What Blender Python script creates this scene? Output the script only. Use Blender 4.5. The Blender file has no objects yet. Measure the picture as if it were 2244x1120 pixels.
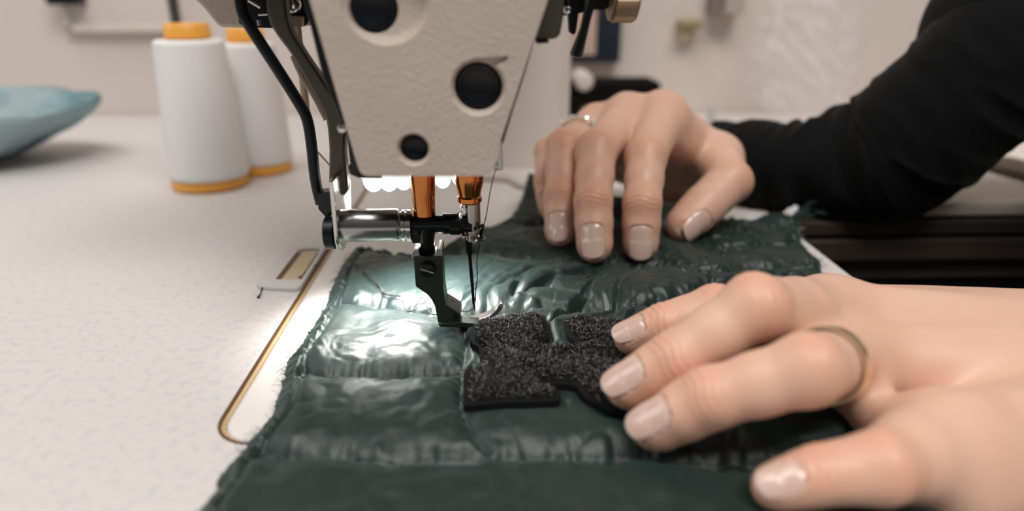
import bpy, bmesh, math, random
import numpy as np
from mathutils import Vector, Matrix

random.seed(7)
RNG = np.random.default_rng(11)
PI = math.pi
scene = bpy.context.scene
COL = scene.collection

# ------------------------------------------------------------------ camera model
FPX, CX, CY = 1500.0, 1122.0, 560.0
PITCH = math.atan(568.0 / FPX)
YAW = math.radians(2.0)
H = 0.095
CAM = np.array([0.0, 0.0, H])
FW = np.array([math.sin(YAW) * math.cos(PITCH), math.cos(YAW) * math.cos(PITCH), -math.sin(PITCH)])
RT = np.array([math.cos(YAW), -math.sin(YAW), 0.0])
UP = np.cross(RT, FW)


def ray(px, py):
    return FW + (px - CX) / FPX * RT - (py - CY) / FPX * UP


def D(px, py, z):
    """point seen at a photo pixel, z metres along the view axis"""
    return CAM + z * ray(px, py)


def G(px, py, Z=0.0):
    r = ray(px, py)
    return CAM + r * ((Z - CAM[2]) / r[2])


def P(px, py, Y):
    r = ray(px, py)
    return CAM + r * ((Y - CAM[1]) / r[1])


# ------------------------------------------------------------------ materials
def mat(name, col, rough=0.5, metal=0.0, bump=None, spec=0.5, emit=None, es=0.0, noise=None,
        sheen=0.0, trans=0.0, alpha=1.0, coat=0.0, sss=0.0, stripes=None, aniso=0.0):
    m = bpy.data.materials.new(name)
    m.use_nodes = True
    nt = m.node_tree
    b = nt.nodes['Principled BSDF']
    b.inputs['Base Color'].default_value = (*col, 1)
    b.inputs['Roughness'].default_value = rough
    b.inputs['Metallic'].default_value = metal
    b.inputs['Specular IOR Level'].default_value = spec
    b.inputs['Sheen Weight'].default_value = sheen
    b.inputs['Transmission Weight'].default_value = trans
    b.inputs['Alpha'].default_value = alpha
    b.inputs['Coat Weight'].default_value = coat
    if aniso:
        b.inputs['Anisotropic'].default_value = aniso
    if sss:
        b.inputs['Subsurface Weight'].default_value = sss
        b.inputs['Subsurface Radius'].default_value = (1.0, 0.35, 0.2)
        b.inputs['Subsurface Scale'].default_value = 0.005
    if emit:
        b.inputs['Emission Color'].default_value = (*emit, 1)
        b.inputs['Emission Strength'].default_value = es
    tc = nt.nodes.new('ShaderNodeTexCoord')
    if noise:
        scale, c2, lo, hi = noise[:4]
        n = nt.nodes.new('ShaderNodeTexNoise')
        n.inputs['Scale'].default_value = scale
        n.inputs['Detail'].default_value = 6
        nt.links.new(tc.outputs['Object'], n.inputs['Vector'])
        r = nt.nodes.new('ShaderNodeValToRGB')
        r.color_ramp.elements[0].position = lo
        r.color_ramp.elements[0].color = (*col, 1)
        r.color_ramp.elements[1].position = hi
        r.color_ramp.elements[1].color = (*c2, 1)
        nt.links.new(n.outputs['Fac'], r.inputs['Fac'])
        nt.links.new(r.outputs['Color'], b.inputs['Base Color'])
    if bump:
        scale, strength, dist = bump
        n = nt.nodes.new('ShaderNodeTexNoise')
        n.inputs['Scale'].default_value = scale
        n.inputs['Detail'].default_value = 5
        nt.links.new(tc.outputs['Object'], n.inputs['Vector'])
        bp = nt.nodes.new('ShaderNodeBump')
        bp.inputs['Strength'].default_value = strength
        bp.inputs['Distance'].default_value = dist
        nt.links.new(n.outputs['Fac'], bp.inputs['Height'])
        nt.links.new(bp.outputs['Normal'], b.inputs['Normal'])
    return m


M = {}
M['paint'] = mat('putty_powder_coat', (0.53, 0.455, 0.38), 0.48, bump=(1100, 0.7, 0.0004), noise=(60, (0.49, 0.415, 0.345), 0.35, 0.7))
M['paint_dark'] = mat('olive_dark_paint', (0.045, 0.041, 0.033), 0.42)
M['bed'] = mat('white_bed_enamel', (0.74, 0.70, 0.67), 0.35)
M['chrome'] = mat('polished_steel', (0.62, 0.61, 0.59), 0.16, 1.0)
M['steel'] = mat('brushed_steel', (0.45, 0.44, 0.42), 0.3, 1.0, bump=(900, 0.15, 0.0002))
M['blacksteel'] = mat('blackened_steel', (0.018, 0.02, 0.022), 0.28, 0.6, bump=(800, 0.1, 0.0002))
M['gunmetal'] = mat('gunmetal', (0.06, 0.065, 0.06), 0.42, 0.8, bump=(1100, 0.3, 0.0002))
M['copper'] = mat('copper_bronze', (0.50, 0.19, 0.055), 0.17, 1.0)
M['black'] = mat('black_rubber', (0.004, 0.005, 0.007), 0.35, spec=0.3)
M['led'] = mat('led_lens', (1, 1, 1), 0.3, emit=(1.0, 0.98, 0.96), es=9)
M['ledglow'] = mat('led_body_and_glare', (0.85, 0.83, 0.8), 0.4, emit=(1.0, 0.98, 0.95), es=0.9)
M['knob'] = mat('champagne_knob', (0.42, 0.32, 0.22), 0.48, 0.45)
M['table'] = mat('speckled_laminate', (0.655, 0.615, 0.60), 0.45, bump=(700, 0.12, 0.0002), noise=(380, (0.57, 0.555, 0.55), 0.48, 0.66))
M['gap'] = mat('tan_wood_core', (0.62, 0.45, 0.25), 0.5)
M['gapdark'] = mat('brown_edge', (0.12, 0.05, 0.015), 0.5)
M['wall'] = mat('warm_wall_paint', (0.66, 0.585, 0.53), 0.8, bump=(90, 0.1, 0.001))
M['cone'] = mat('white_thread', (0.80, 0.79, 0.78), 0.7)
M['orange'] = mat('orange_plastic', (0.82, 0.38, 0.06), 0.4)
M['teal'] = mat('teal_film', (0.07, 0.20, 0.24), 0.4, noise=(22, (0.27, 0.37, 0.385), 0.40, 0.55), bump=(45, 0.4, 0.003))
M['plate'] = mat('pale_grey_plate', (0.56, 0.555, 0.54), 0.3)
M['wood'] = mat('tan_wood', (0.55, 0.42, 0.28), 0.6, noise=(60, (0.40, 0.26, 0.14), 0.5, 0.75))
M['thread'] = mat('black_thread', (0.012, 0.014, 0.014), 0.6)
M['rail'] = mat('dark_walnut', (0.035, 0.025, 0.019), 0.5, noise=(30, (0.05, 0.037, 0.028), 0.4, 0.7))
M['cream'] = mat('cream_cover', (0.76, 0.69, 0.61), 0.7)
M['brown'] = mat('brown_strap', (0.10, 0.065, 0.045), 0.6)
M['void'] = mat('black_case_and_shade', (0.006, 0.006, 0.006), 0.9, spec=0.1)
M['navy'] = mat('navy_case', (0.006, 0.012, 0.022), 0.5)
M['pink'] = mat('pink_print', (0.55, 0.40, 0.34), 0.6)
M['olive'] = mat('olive_brass', (0.28, 0.23, 0.12), 0.5)
M['tan'] = mat('tan_plastic', (0.62, 0.48, 0.33), 0.6)
M['grey'] = mat('warm_grey', (0.20, 0.17, 0.15), 0.6)
M['paper'] = mat('paper_board', (0.68, 0.61, 0.56), 0.8)
M['polybag'] = mat('clear_polybag', (0.9, 0.9, 0.93), 0.3, alpha=0.14, bump=(60, 0.8, 0.004))
M['sweater'] = mat('black_knit', (0.0045, 0.005, 0.0055), 0.9, sheen=0.05, spec=0.1, bump=(900, 0.5, 0.0006))
M['gold'] = mat('gold', (0.95, 0.80, 0.58), 0.34, 1.0)
M['crystal'] = mat('crystal', (0.9, 0.88, 0.85), 0.08, 0.6)
M['felt'] = mat('black_felt', (0.008, 0.009, 0.009), 0.9, spec=0.1, bump=(900, 0.6, 0.0004))
M['lettering'] = mat('black_embroidery', (0.004, 0.004, 0.004), 0.6)
M['lint'] = mat('white_wadding', (0.75, 0.75, 0.72), 0.9)


def skin_material():
    m = mat('skin', (0.70, 0.45, 0.34), 0.42, sss=0.35, spec=0.4, bump=(1500, 0.12, 0.0004))
    nt = m.node_tree
    b = nt.nodes['Principled BSDF']
    a = nt.nodes.new('ShaderNodeAttribute')
    a.attribute_name = 'flush'
    mx = nt.nodes.new('ShaderNodeMix')
    mx.data_type = 'RGBA'
    tc = nt.nodes.new('ShaderNodeTexCoord')
    n = nt.nodes.new('ShaderNodeTexNoise')
    n.inputs['Scale'].default_value = 120
    n.inputs['Detail'].default_value = 4
    nt.links.new(tc.outputs['Object'], n.inputs['Vector'])
    ad = nt.nodes.new('ShaderNodeMath')
    ad.operation = 'MULTIPLY_ADD'
    nt.links.new(n.outputs['Fac'], ad.inputs[0])
    ad.inputs[1].default_value = 0.35
    nt.links.new(a.outputs['Fac'], ad.inputs[2])
    nt.links.new(ad.outputs[0], mx.inputs['Factor'])
    mx.inputs['A'].default_value = (0.73, 0.49, 0.375, 1)
    mx.inputs['B'].default_value = (0.69, 0.31, 0.19, 1)
    nt.links.new(mx.outputs['Result'], b.inputs['Base Color'])
    return m


M['skin'] = skin_material()
M['nail'] = mat('fingernail', (0.72, 0.47, 0.39), 0.2, sss=0.2, coat=0.5)


def fabric_material():
    m = mat('green_nylon', (0.0060, 0.0175, 0.0152), 0.47, spec=0.58, sheen=0.12)
    nt = m.node_tree
    b = nt.nodes['Principled BSDF']
    b.inputs['Sheen Tint'].default_value = (0.55, 0.85, 0.78, 1)
    tc = nt.nodes.new('ShaderNodeTexCoord')
    h = None
    for sc, st, di in ((330, 0.22, 0.0012), (3000, 0.10, 0.0001)):
        n = nt.nodes.new('ShaderNodeTexNoise')
        n.inputs['Scale'].default_value = sc
        n.inputs['Detail'].default_value = 3
        nt.links.new(tc.outputs['Object'], n.inputs['Vector'])
        bp = nt.nodes.new('ShaderNodeBump')
        bp.inputs['Strength'].default_value = st
        bp.inputs['Distance'].default_value = di
        nt.links.new(n.outputs['Fac'], bp.inputs['Height'])
        if h:
            nt.links.new(h.outputs['Normal'], bp.inputs['Normal'])
        h = bp
    nt.links.new(h.outputs['Normal'], b.inputs['Normal'])
    return m


M['nylon'] = fabric_material()


def pile_material():
    m = mat('charcoal_pile', (0.02, 0.02, 0.019), 0.75, spec=0.3)
    nt = m.node_tree
    b = nt.nodes['Principled BSDF']
    g = nt.nodes.new('ShaderNodeNewGeometry')
    r = nt.nodes.new('ShaderNodeValToRGB')
    r.color_ramp.elements[0].color = (0.010, 0.010, 0.010, 1)
    r.color_ramp.elements[1].color = (0.22, 0.212, 0.20, 1)
    r.color_ramp.elements[0].position = 0.55
    nt.links.new(g.outputs['Random Per Island'], r.inputs['Fac'])
    nt.links.new(r.outputs['Color'], b.inputs['Base Color'])
    return m


M['pile'] = pile_material()


# ------------------------------------------------------------------ objects
def thing(name, label, cat, loc=(0, 0, 0), group=None):
    o = bpy.data.objects.new(name, None)
    o.empty_display_size = 0.01
    COL.objects.link(o)
    o.location = loc
    o['label'] = label
    o['category'] = cat
    if group:
        o['group'] = group
    return o


def tag(o, label, cat, group=None):
    o['label'] = label
    o['category'] = cat
    if group:
        o['group'] = group
    return o


def mesh_obj(name, verts, faces, m, parent=None, smooth=True, sharp=40):
    me = bpy.data.meshes.new(name)
    if isinstance(verts, np.ndarray) and isinstance(faces, np.ndarray):
        nv, nf, k = len(verts), len(faces), faces.shape[1]
        me.vertices.add(nv)
        me.vertices.foreach_set('co', verts.astype(np.float32).ravel())
        me.loops.add(nf * k)
        me.loops.foreach_set('vertex_index', faces.astype(np.int32).ravel())
        me.polygons.add(nf)
        me.polygons.foreach_set('loop_start', np.arange(0, nf * k, k, dtype=np.int32))
        me.update(calc_edges=True)
        me.validate()
    else:
        me.from_pydata([tuple(map(float, v)) for v in verts], [], [tuple(f) for f in faces])
        me.update()
    if isinstance(m, (list, tuple)):
        for q in m:
            me.materials.append(q)
    elif m:
        me.materials.append(m)
    o = bpy.data.objects.new(name, me)
    COL.objects.link(o)
    if parent is not None:
        o.parent = parent
        loc = parent.location.copy()
        p = parent
        off = Vector((0, 0, 0))
        while p is not None:
            off += p.location
            p = p.parent
        o.location = -off          # geometry is given in world space
        me.transform(Matrix.Identity(4))
    if smooth:
        me.polygons.foreach_set('use_smooth', [True] * len(me.polygons))
        if sharp:
            me.set_sharp_from_angle(angle=math.radians(sharp))
    return o


def recenter(o):
    """put the origin of a top-level mesh at its own foot"""
    me = o.data
    n = len(me.vertices)
    co = np.empty(n * 3, dtype=np.float32)
    me.vertices.foreach_get('co', co)
    co = co.reshape(-1, 3)
    c = np.array([(co[:, 0].min() + co[:, 0].max()) / 2, (co[:, 1].min() + co[:, 1].max()) / 2, co[:, 2].min()])
    me.vertices.foreach_set('co', (co - c).ravel().astype(np.float32))
    o.location = Vector(c)
    me.update()
    return o


def bevel(o, w=0.0004, seg=2, angle=35):
    b = o.modifiers.new('bevel', 'BEVEL')
    b.width = w
    b.segments = seg
    b.limit_method = 'ANGLE'
    b.angle_limit = math.radians(angle)
    return o


class MB:
    def __init__(s):
        s.v, s.f = [], []

    def add(s, v, f):
        n = len(s.v)
        s.v += [tuple(map(float, p)) for p in v]
        s.f += [tuple(i + n for i in q) for q in f]
        return s

    def box(s, a, b):
        (x0, y0, z0), (x1, y1, z1) = a, b
        v = [(x, y, z) for z in (z0, z1) for y in (y0, y1) for x in (x0, x1)]
        return s.add(v, [(0, 2, 3, 1), (4, 5, 7, 6), (0, 1, 5, 4), (2, 6, 7, 3), (0, 4, 6, 2), (1, 3, 7, 5)])

    def tube(s, pts, rad, n=16, cap=True):
        pts = [np.array(p, float) for p in pts]
        if not hasattr(rad, '__len__'):
            rad = [rad] * len(pts)
        V, F = [], []
        t0 = pts[1] - pts[0]
        ref = np.array([0, 0, 1.0]) if abs(t0[2]) < 0.8 * np.linalg.norm(t0) else np.array([1.0, 0, 0])
        u = np.cross(t0, ref)
        u /= np.linalg.norm(u)
        for i, p in enumerate(pts):
            a = pts[max(i - 1, 0)]
            b = pts[min(i + 1, len(pts) - 1)]
            t = b - a
            t = t / (np.linalg.norm(t) + 1e-12)
            u = u - t * np.dot(u, t)
            u /= np.linalg.norm(u) + 1e-12
            w = np.cross(t, u)
            for k in range(n):
                an = 2 * PI * k / n
                V.append(p + rad[i] * (math.cos(an) * u + math.sin(an) * w))
        for i in range(len(pts) - 1):
            for k in range(n):
                k2 = (k + 1) % n
                F.append((i * n + k, i * n + k2, (i + 1) * n + k2, (i + 1) * n + k))
        if cap:
            F.append(tuple(range(n - 1, -1, -1)))
            F.append(tuple((len(pts) - 1) * n + k for k in range(n)))
        return s.add(V, F)

    def lathe(s, base, axis, prof, n=40):
        """prof = [(t along axis, radius)]"""
        base, axis = np.array(base, float), np.array(axis, float)
        axis = axis / np.linalg.norm(axis)
        ref = np.array([0, 0, 1.0]) if abs(axis[2]) < 0.8 else np.array([1.0, 0, 0])
        u = np.cross(axis, ref)
        u /= np.linalg.norm(u)
        w = np.cross(axis, u)
        V, F = [], []
        for t, r in prof:
            r = max(r, 1e-6)
            for k in range(n):
                an = 2 * PI * k / n
                V.append(base + axis * t + r * (math.cos(an) * u + math.sin(an) * w))
        m = len(prof)
        for i in range(m - 1):
            for k in range(n):
                k2 = (k + 1) % n
                F.append((i * n + k, i * n + k2, (i + 1) * n + k2, (i + 1) * n + k))
        F.append(tuple(range(n - 1, -1, -1)))
        F.append(tuple((m - 1) * n + k for k in range(n)))
        return s.add(V, F)

    def prism(s, pts, off):
        """polygon pts (3D) extruded by the vector off"""
        pts = [np.array(p, float) for p in pts]
        off = np.array(off, float)
        n = len(pts)
        V = pts + [p + off for p in pts]
        F = [tuple(range(n - 1, -1, -1)), tuple(range(n, 2 * n))]
        for i in range(n):
            j = (i + 1) % n
            F.append((i, j, n + j, n + i))
        return s.add(V, F)

    def obj(s, name, m, parent=None, smooth=True, sharp=40, bev=None):
        me_v, me_f = s.v, s.f
        o = mesh_obj(name, me_v, me_f, m, parent, smooth=False)
        bm = bmesh.new()
        bm.from_mesh(o.data)
        bmesh.ops.recalc_face_normals(bm, faces=bm.faces)
        bm.to_mesh(o.data)
        bm.free()
        if smooth:
            o.data.polygons.foreach_set('use_smooth', [True] * len(o.data.polygons))
            o.data.set_sharp_from_angle(angle=math.radians(sharp))
        if bev:
            bevel(o, bev)
        return o


def smooth_poly(pts, n=6, closed=True):
    """Catmull-Rom through 2D/3D points"""
    pts = [np.array(p, float) for p in pts]
    out = []
    N = len(pts)
    rng = range(N) if closed else range(N - 1)
    for i in rng:
        if closed:
            p0, p1, p2, p3 = pts[i - 1], pts[i], pts[(i + 1) % N], pts[(i + 2) % N]
        else:
            p0, p1, p2, p3 = pts[max(i - 1, 0)], pts[i], pts[i + 1], pts[min(i + 2, N - 1)]
        for k in range(n):
            t = k / n
            out.append(0.5 * ((2 * p1) + (-p0 + p2) * t + (2 * p0 - 5 * p1 + 4 * p2 - p3) * t * t + (-p0 + 3 * p1 - 3 * p2 + p3) * t ** 3))
    if not closed:
        out.append(pts[-1])
    return out


def round_corners(pts, r, n=5):
    """2D polygon with every corner rounded by about r"""
    pts = [np.array(p, float) for p in pts]
    out = []
    N = len(pts)
    for i in range(N):
        a, b, c = pts[i - 1], pts[i], pts[(i + 1) % N]
        rr = r[i] if hasattr(r, '__len__') else r
        da, dc = a - b, c - b
        la, lc = np.linalg.norm(da), np.linalg.norm(dc)
        q = min(rr, la * 0.45, lc * 0.45)
        if q < 1e-9:
            out.append(b)
            continue
        p0, p2 = b + da / la * q, b + dc / lc * q
        for k in range(n + 1):
            t = k / n
            out.append((1 - t) ** 2 * p0 + 2 * t * (1 - t) * b + t * t * p2)
    return out


def plate_px(mb, pxs, Y, thick, r=0):
    """upright plate: outline in photo pixels on the vertical plane Y, thickness going away from the camera"""
    p = round_corners([(a, b) for a, b in pxs], r) if r else pxs
    return mb.prism([P(a, b, Y) for a, b in p], (0, thick, 0))


# numpy noise -------------------------------------------------------
def vnoise(x, y, seed=0):
    rs = np.random.RandomState(seed)
    T = rs.rand(256, 256)
    xi, yi = np.floor(x).astype(int), np.floor(y).astype(int)
    fx, fy = x - xi, y - yi
    fx, fy = fx * fx * fx * (fx * (fx * 6 - 15) + 10), fy * fy * fy * (fy * (fy * 6 - 15) + 10)
    a = T[xi % 256, yi % 256]
    b = T[(xi + 1) % 256, yi % 256]
    c = T[xi % 256, (yi + 1) % 256]
    d = T[(xi + 1) % 256, (yi + 1) % 256]
    return (a * (1 - fx) + b * fx) * (1 - fy) + (c * (1 - fx) + d * fx) * fy * 1.0 - 0.0


def fbm(x, y, oct=3, seed=0):
    s, a, t = 0, 1.0, 0
    for i in range(oct):
        s = s + a * (vnoise(x * 2 ** i, y * 2 ** i, seed + i) * 2 - 1)
        t += a
        a *= 0.5
    return s / t


def dist_poly(X, Y, poly, closed=False):
    """distance of grid points to a polyline; also the arclength of the nearest point"""
    best = np.full(X.shape, 1e9)
    sb = np.zeros(X.shape)
    side = np.zeros(X.shape)
    acc = 0
    n = len(poly)
    for i in range(n if closed else n - 1):
        a, b = poly[i], poly[(i + 1) % n]
        dx, dy = b[0] - a[0], b[1] - a[1]
        L = math.hypot(dx, dy) + 1e-12
        t = np.clip(((X - a[0]) * dx + (Y - a[1]) * dy) / L ** 2, 0, 1)
        qx, qy = X - a[0] - t * dx, Y - a[1] - t * dy
        d = np.hypot(qx, qy)
        m = d < best
        best = np.where(m, d, best)
        sb = np.where(m, acc + t * L, sb)
        side = np.where(m, np.sign(qy * dx - qx * dy), side)
        acc += L
    return best, sb, side


def inside(X, Y, poly):
    c = np.zeros(X.shape, bool)
    n = len(poly)
    for i in range(n):
        x0, y0 = poly[i][:2]
        x1, y1 = poly[(i + 1) % n][:2]
        if y0 == y1:
            continue
        m = ((y0 > Y) != (y1 > Y)) & (X < (x1 - x0) * (Y - y0) / (y1 - y0) + x0)
        c ^= m
    return c
# joints: (photo px, py, depth along view axis in m, radius in m)
RH = {  # right hand, the far one
 'thumb':  [(1500,489,.2755,.0072),(1544,450,.279,.0085),(1597,398,.285,.0092),(1570,348,.305,.0105),(1546,352,.330,.0105)],
 'index':  [(1404,529,.2535,.0066),(1407,446,.2520,.0069),(1415,345,.2620,.0079),(1452,255,.2900,.0100)],
 'middle': [(1303,532,.2515,.0066),(1300,441,.2530,.0069),(1307,332,.2640,.0078),(1376,258,.2950,.0098)],
 'ring':   [(1227,503,.2640,.0058),(1230,425,.2660,.0063),(1238,325,.2750,.0073),(1310,280,.3020,.0095)],
 'pinky':  [(1206,452,.2920,.0050),(1200,400,.2950,.0054),(1204,335,.3000,.0062),(1262,305,.3150,.0085)],
 'wrist':  (1572,384,.345,.016),
}
LH = {  # left hand, the near one
 'index':  [(1390,738,.1750,.0045),(1458,712,.1725,.0051),(1565,684,.1720,.0063),(1760,690,.1930,.0092)],
 'middle': [(1388,843,.1545,.0055),(1485,788,.1510,.0062),(1655,675,.1490,.0071),(1812,698,.1790,.0108)],
 'ring':   [(1447,930,.1440,.0054),(1560,872,.1390,.0060),(1768,810,.1340,.0069),(1872,787,.1650,.0088)],
 'pinky':  [(1708,1066,.1290,.0044),(1800,1042,.1280,.0052),(1925,1026,.1270,.0066),(2075,985,.1400,.0120)],
 'wrist':  (2500,845,.172,.027),
}

# ================================================================== SETTING
XL, XR = -0.0636, 0.132            # bed edges
YB = 0.1337                        # near end of the bed
YW = 0.60                          # wall


def zdep(p):
    return float(np.dot(np.array(p) - CAM, FW))


def struct(o):
    o['kind'] = 'structure'
    return o


o = struct(MB().box((-1.6, YW, -0.75), (1.6, YW + 0.1, 1.2)).obj('wall_back', M['wall'], smooth=False))
o = struct(MB().box((-1.6, -0.8, -0.80), (1.6, YW, -0.75)).obj('floor', M['rail'], smooth=False))

# ---- table (L-shaped top round the sunk machine bed)
g = 0.0016


def arc(cx, cy, r, a0, a1, n=8):
    return [(cx + r * math.cos(math.radians(a0 + (a1 - a0) * k / n)), cy + r * math.sin(math.radians(a0 + (a1 - a0) * k / n))) for k in range(n + 1)]


table = thing('sewing_table', 'white speckled laminate sewing table around the sunk machine bed', 'table', (-0.4, 0.2, -0.75))
rb = 0.009
pts = [(-1.3, -0.35), (XR, -0.35), (XR, YB - g)] + arc(XL - g + rb + g, YB - g + rb + g, rb + g, 270, 180) + [(XL - g, YW - 0.002), (-1.3, YW - 0.002)]
tt = MB().prism([(x, y, -0.028) for x, y in pts], (0, 0, 0.028)).obj('table_top', M['table'], table, smooth=False)
bevel(tt, 0.0005, 2, 50)
# brown raw edge of the laminate and the tan packing in the gap
pth = [(XR, YB - g)] + arc(XL + rb, YB + rb, rb + g, 270, 180) + [(XL - g, YW - 0.01)]
mb = MB()
for k in range(len(pth) - 1):
    a, b = np.array(pth[k]), np.array(pth[k + 1])
    t = (b - a) / np.linalg.norm(b - a)
    nrm = np.array([t[1], -t[0]])
    q = [a, b, b + nrm * 0.0005, a + nrm * 0.0005]
    mb.prism([(x, y, -0.02) for x, y in q], (0, 0, 0.0201))
mb.obj('cut_edge', M['gapdark'], table, smooth=False)
mb = MB()
for k in range(len(pth) - 1):
    a, b = np.array(pth[k]), np.array(pth[k + 1])
    t = (b - a) / np.linalg.norm(b - a)
    nrm = np.array([t[1], -t[0]])
    q = [a + nrm * 0.0005, b + nrm * 0.0005, b + nrm * g, a + nrm * g]
    mb.prism([(x, y, -0.02) for x, y in q], (0, 0, 0.0192))
mb.obj('gap_packing', M['gap'], table, smooth=False)
for x, y in ((-1.2, -0.28), (-1.2, 0.5), (-0.75, 0.5), (-0.12, -0.28)):
    MB().box((x - 0.025, y - 0.025, -0.75), (x + 0.025, y + 0.025, -0.028)).obj('leg', M['grey'], table, smooth=False)

# ---- pale plate let into the table left of the bed
frame = thing('hinge_cover_plate', 'pale grey rounded plate with a rectangular hole lying at the left edge of the bed', 'plate', tuple(G(640, 600)))
out = [G(552, 636)[:2], G(640, 543)[:2], G(742, 541)[:2], G(690, 640)[:2]]
x1 = XL - g - 0.0002
out = [np.array(q) for q in out]
out[2][0] = x1
out[3][0] = x1
inn = [G(604, 620)[:2], G(657, 551)[:2], G(729, 551)[:2], G(676, 620)[:2]]
inn = [np.array(q) for q in inn]
inn[2][0] = inn[3][0] = x1 - 0.0012
ro = round_corners(out, [0.006, 0.007, 0.002, 0.003], 6)
ri = round_corners(inn, [0.0005, 0.004, 0.002, 0.0005], 6)
bm = bmesh.new()
hz = 0.0014
vo = [bm.verts.new((q[0], q[1], hz)) for q in ro]
vi = [bm.verts.new((q[0], q[1], hz)) for q in ri]
eo = [bm.edges.new((vo[i], vo[(i + 1) % len(vo)])) for i in range(len(vo))]
ei = [bm.edges.new((vi[i], vi[(i + 1) % len(vi)])) for i in range(len(vi))]
bmesh.ops.triangle_fill(bm, edges=eo + ei, use_beauty=True)
r = bmesh.ops.extrude_face_region(bm, geom=list(bm.faces))
bmesh.ops.translate(bm, verts=[v for v in r['geom'] if isinstance(v, bmesh.types.BMVert)], vec=(0, 0, -hz + 0.0001))
bmesh.ops.recalc_face_normals(bm, faces=bm.faces)
bm.verts.ensure_lookup_table()
V = [tuple(v.co) for v in bm.verts]
F = [tuple(v.index for v in f.verts) for f in bm.faces]
bm.free()
o = mesh_obj('plate', V, F, M['plate'], frame, smooth=False)
bevel(o, 0.0003, 2, 50)
ri2 = round_corners([inn[0] + [0.0003, 0.0003], inn[1] + [0.0003, -0.0003], inn[2] + [-0.0003, -0.0003], inn[3] + [-0.0003, 0.0003]], [0.0005, 0.004, 0.002, 0.0005], 6)
MB().prism([(q[0], q[1], 0.0002) for q in ri2], (0, 0, 0.0003)).obj('wooden_inset', M['wood'], frame, smooth=False)
mb = MB()
for i0, i1, w in ((0, 1, 0.0013), (3, 2, -0.0011)):
    a, b = inn[i0], inn[i1]
    mb.prism([(a[0], a[1], 0.0004), (b[0], b[1] - 0.004, 0.0004), (b[0] + w, b[1] - 0.004, 0.0004), (a[0] + w, a[1], 0.0004)], (0, 0, 0.0005))
mb.obj('dark_liner', M['gapdark'], frame, smooth=False)
mb = MB()
cr = [(0, 0), (0.0012, 0.002), (0.001, 0.005), (0.0028, 0.0065), (0.0022, 0.010), (0.005, 0.013)]
c0 = G(655, 612)
mb.tube([(c0[0] + a, c0[1] + b, 0.0007) for a, b in smooth_poly(cr, 4, False)], 0.00035, 8)
mb.obj('crack', M['brown'], frame)
mb = MB()
c0 = G(566, 655)
mb.tube([c0 + [0, 0, 0.0005], c0 + [0.0002, 0.002, 0.0008], c0 + [0.0004, 0.0042, 0.0022]], [0.0005, 0.00025, 0.0004], 8)
tag(recenter(mb.obj('lint_speck', M['thread'])), 'tiny dark thread snip at the near left corner of the pale plate', 'thread snip')

# ================================================================== SEWING MACHINE
mach = thing('sewing_machine', 'industrial sewing machine with putty coloured head and needle over green fabric', 'sewing machine', (0.0, 0.35, -0.02))
bedp = [(XR, YB)] + arc(XL + rb, YB + rb, rb, 270, 180) + [(XL, 0.585), (XR, 0.585)]
o = MB().prism([(x, y, -0.03) for x, y in bedp], (0, 0, 0.03)).obj('bed', M['bed'], mach, smooth=True, sharp=30)
bevel(o, 0.0016, 3, 50)
M['column'] = mat('column_paint_shade_lift', (0.74, 0.68, 0.62), 0.5)  # machine paint lightened to make up for the arm's shade
# column and its foot on the bed
xr = float(P(1250, 250, 0.377)[0])
o = MB().box((-0.055, 0.377, 0.0005), (xr, 0.475, 0.24)).obj('column', M['column'], mach, smooth=True)
bevel(o, 0.006, 3, 50)
fl = [G(a, b)[:2] for a, b in ((1040, 398), (1085, 398), (1112, 401), (1132, 412), (1152, 416), (1178, 413), (1262, 400))]
fl = [tuple(q) for q in smooth_poly(fl, 4, False)] + [(xr + 0.004, 0.42), (-0.02, 0.42)]
o = MB().prism([(q[0], q[1], 0.0003) for q in fl], (0, 0, 0.0045)).obj('column_foot', M['column'], mach)
bevel(o, 0.001, 2, 50)
o = MB().prism([(q[0], q[1] - 0.0004, 0.0001) for q in fl], (0, 0, 0.0013)).obj('foot_gasket', M['olive'], mach)
# arm over the bed, out of sight above
o = MB().box((-0.048, 0.172, 0.122), (0.032, 0.40, 0.235)).obj('arm', M['paint'], mach)
bevel(o, 0.008, 3, 50)

YF = 0.1568
o = MB().box((-0.047, 0.1655, 0.112), (0.031, 0.235, 0.225)).obj('head_housing', M['paint'], mach)
bevel(o, 0.006, 3, 50)
o = MB().box((-0.118, 0.200, 0.108), (-0.040, 0.272, 0.150)).obj('rear_boss', M['paint'], mach)
bevel(o, 0.005, 3, 50)
o = MB().box((0.025, 0.172, 0.106), (0.048, 0.215, 0.150)).obj('tension_boss', M['paint'], mach)
bevel(o, 0.003, 3, 50)
o = MB().box((-0.075, 0.180, 0.104), (-0.040, 0.225, 0.125)).obj('lever_boss', M['paint_dark'], mach)
bevel(o, 0.002, 3, 50)
YBAR = 0.184


def cutter(px, py, rpx, rim, depth, Y=YF):
    """dish-edged round hole: radius rpx inside, rim px of flare"""
    c = P(px, py, Y)
    k = zdep(c) / FPX
    prof = [(-0.004, (rpx + rim) * k * 1.0)]
    for i in range(9):
        t = i / 8
        prof.append((-0.0002 + 0.0022 * (1 - math.cos(t * PI / 2)) * 1.0 * (rim / 14), (rpx + rim * (1 - math.sin(t * PI / 2))) * k))
    prof.append((depth, rpx * k * 0.98))
    return MB().lathe(c, (0, 1, 0), prof, 64).obj('cutter', M['paint'], None)


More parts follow.
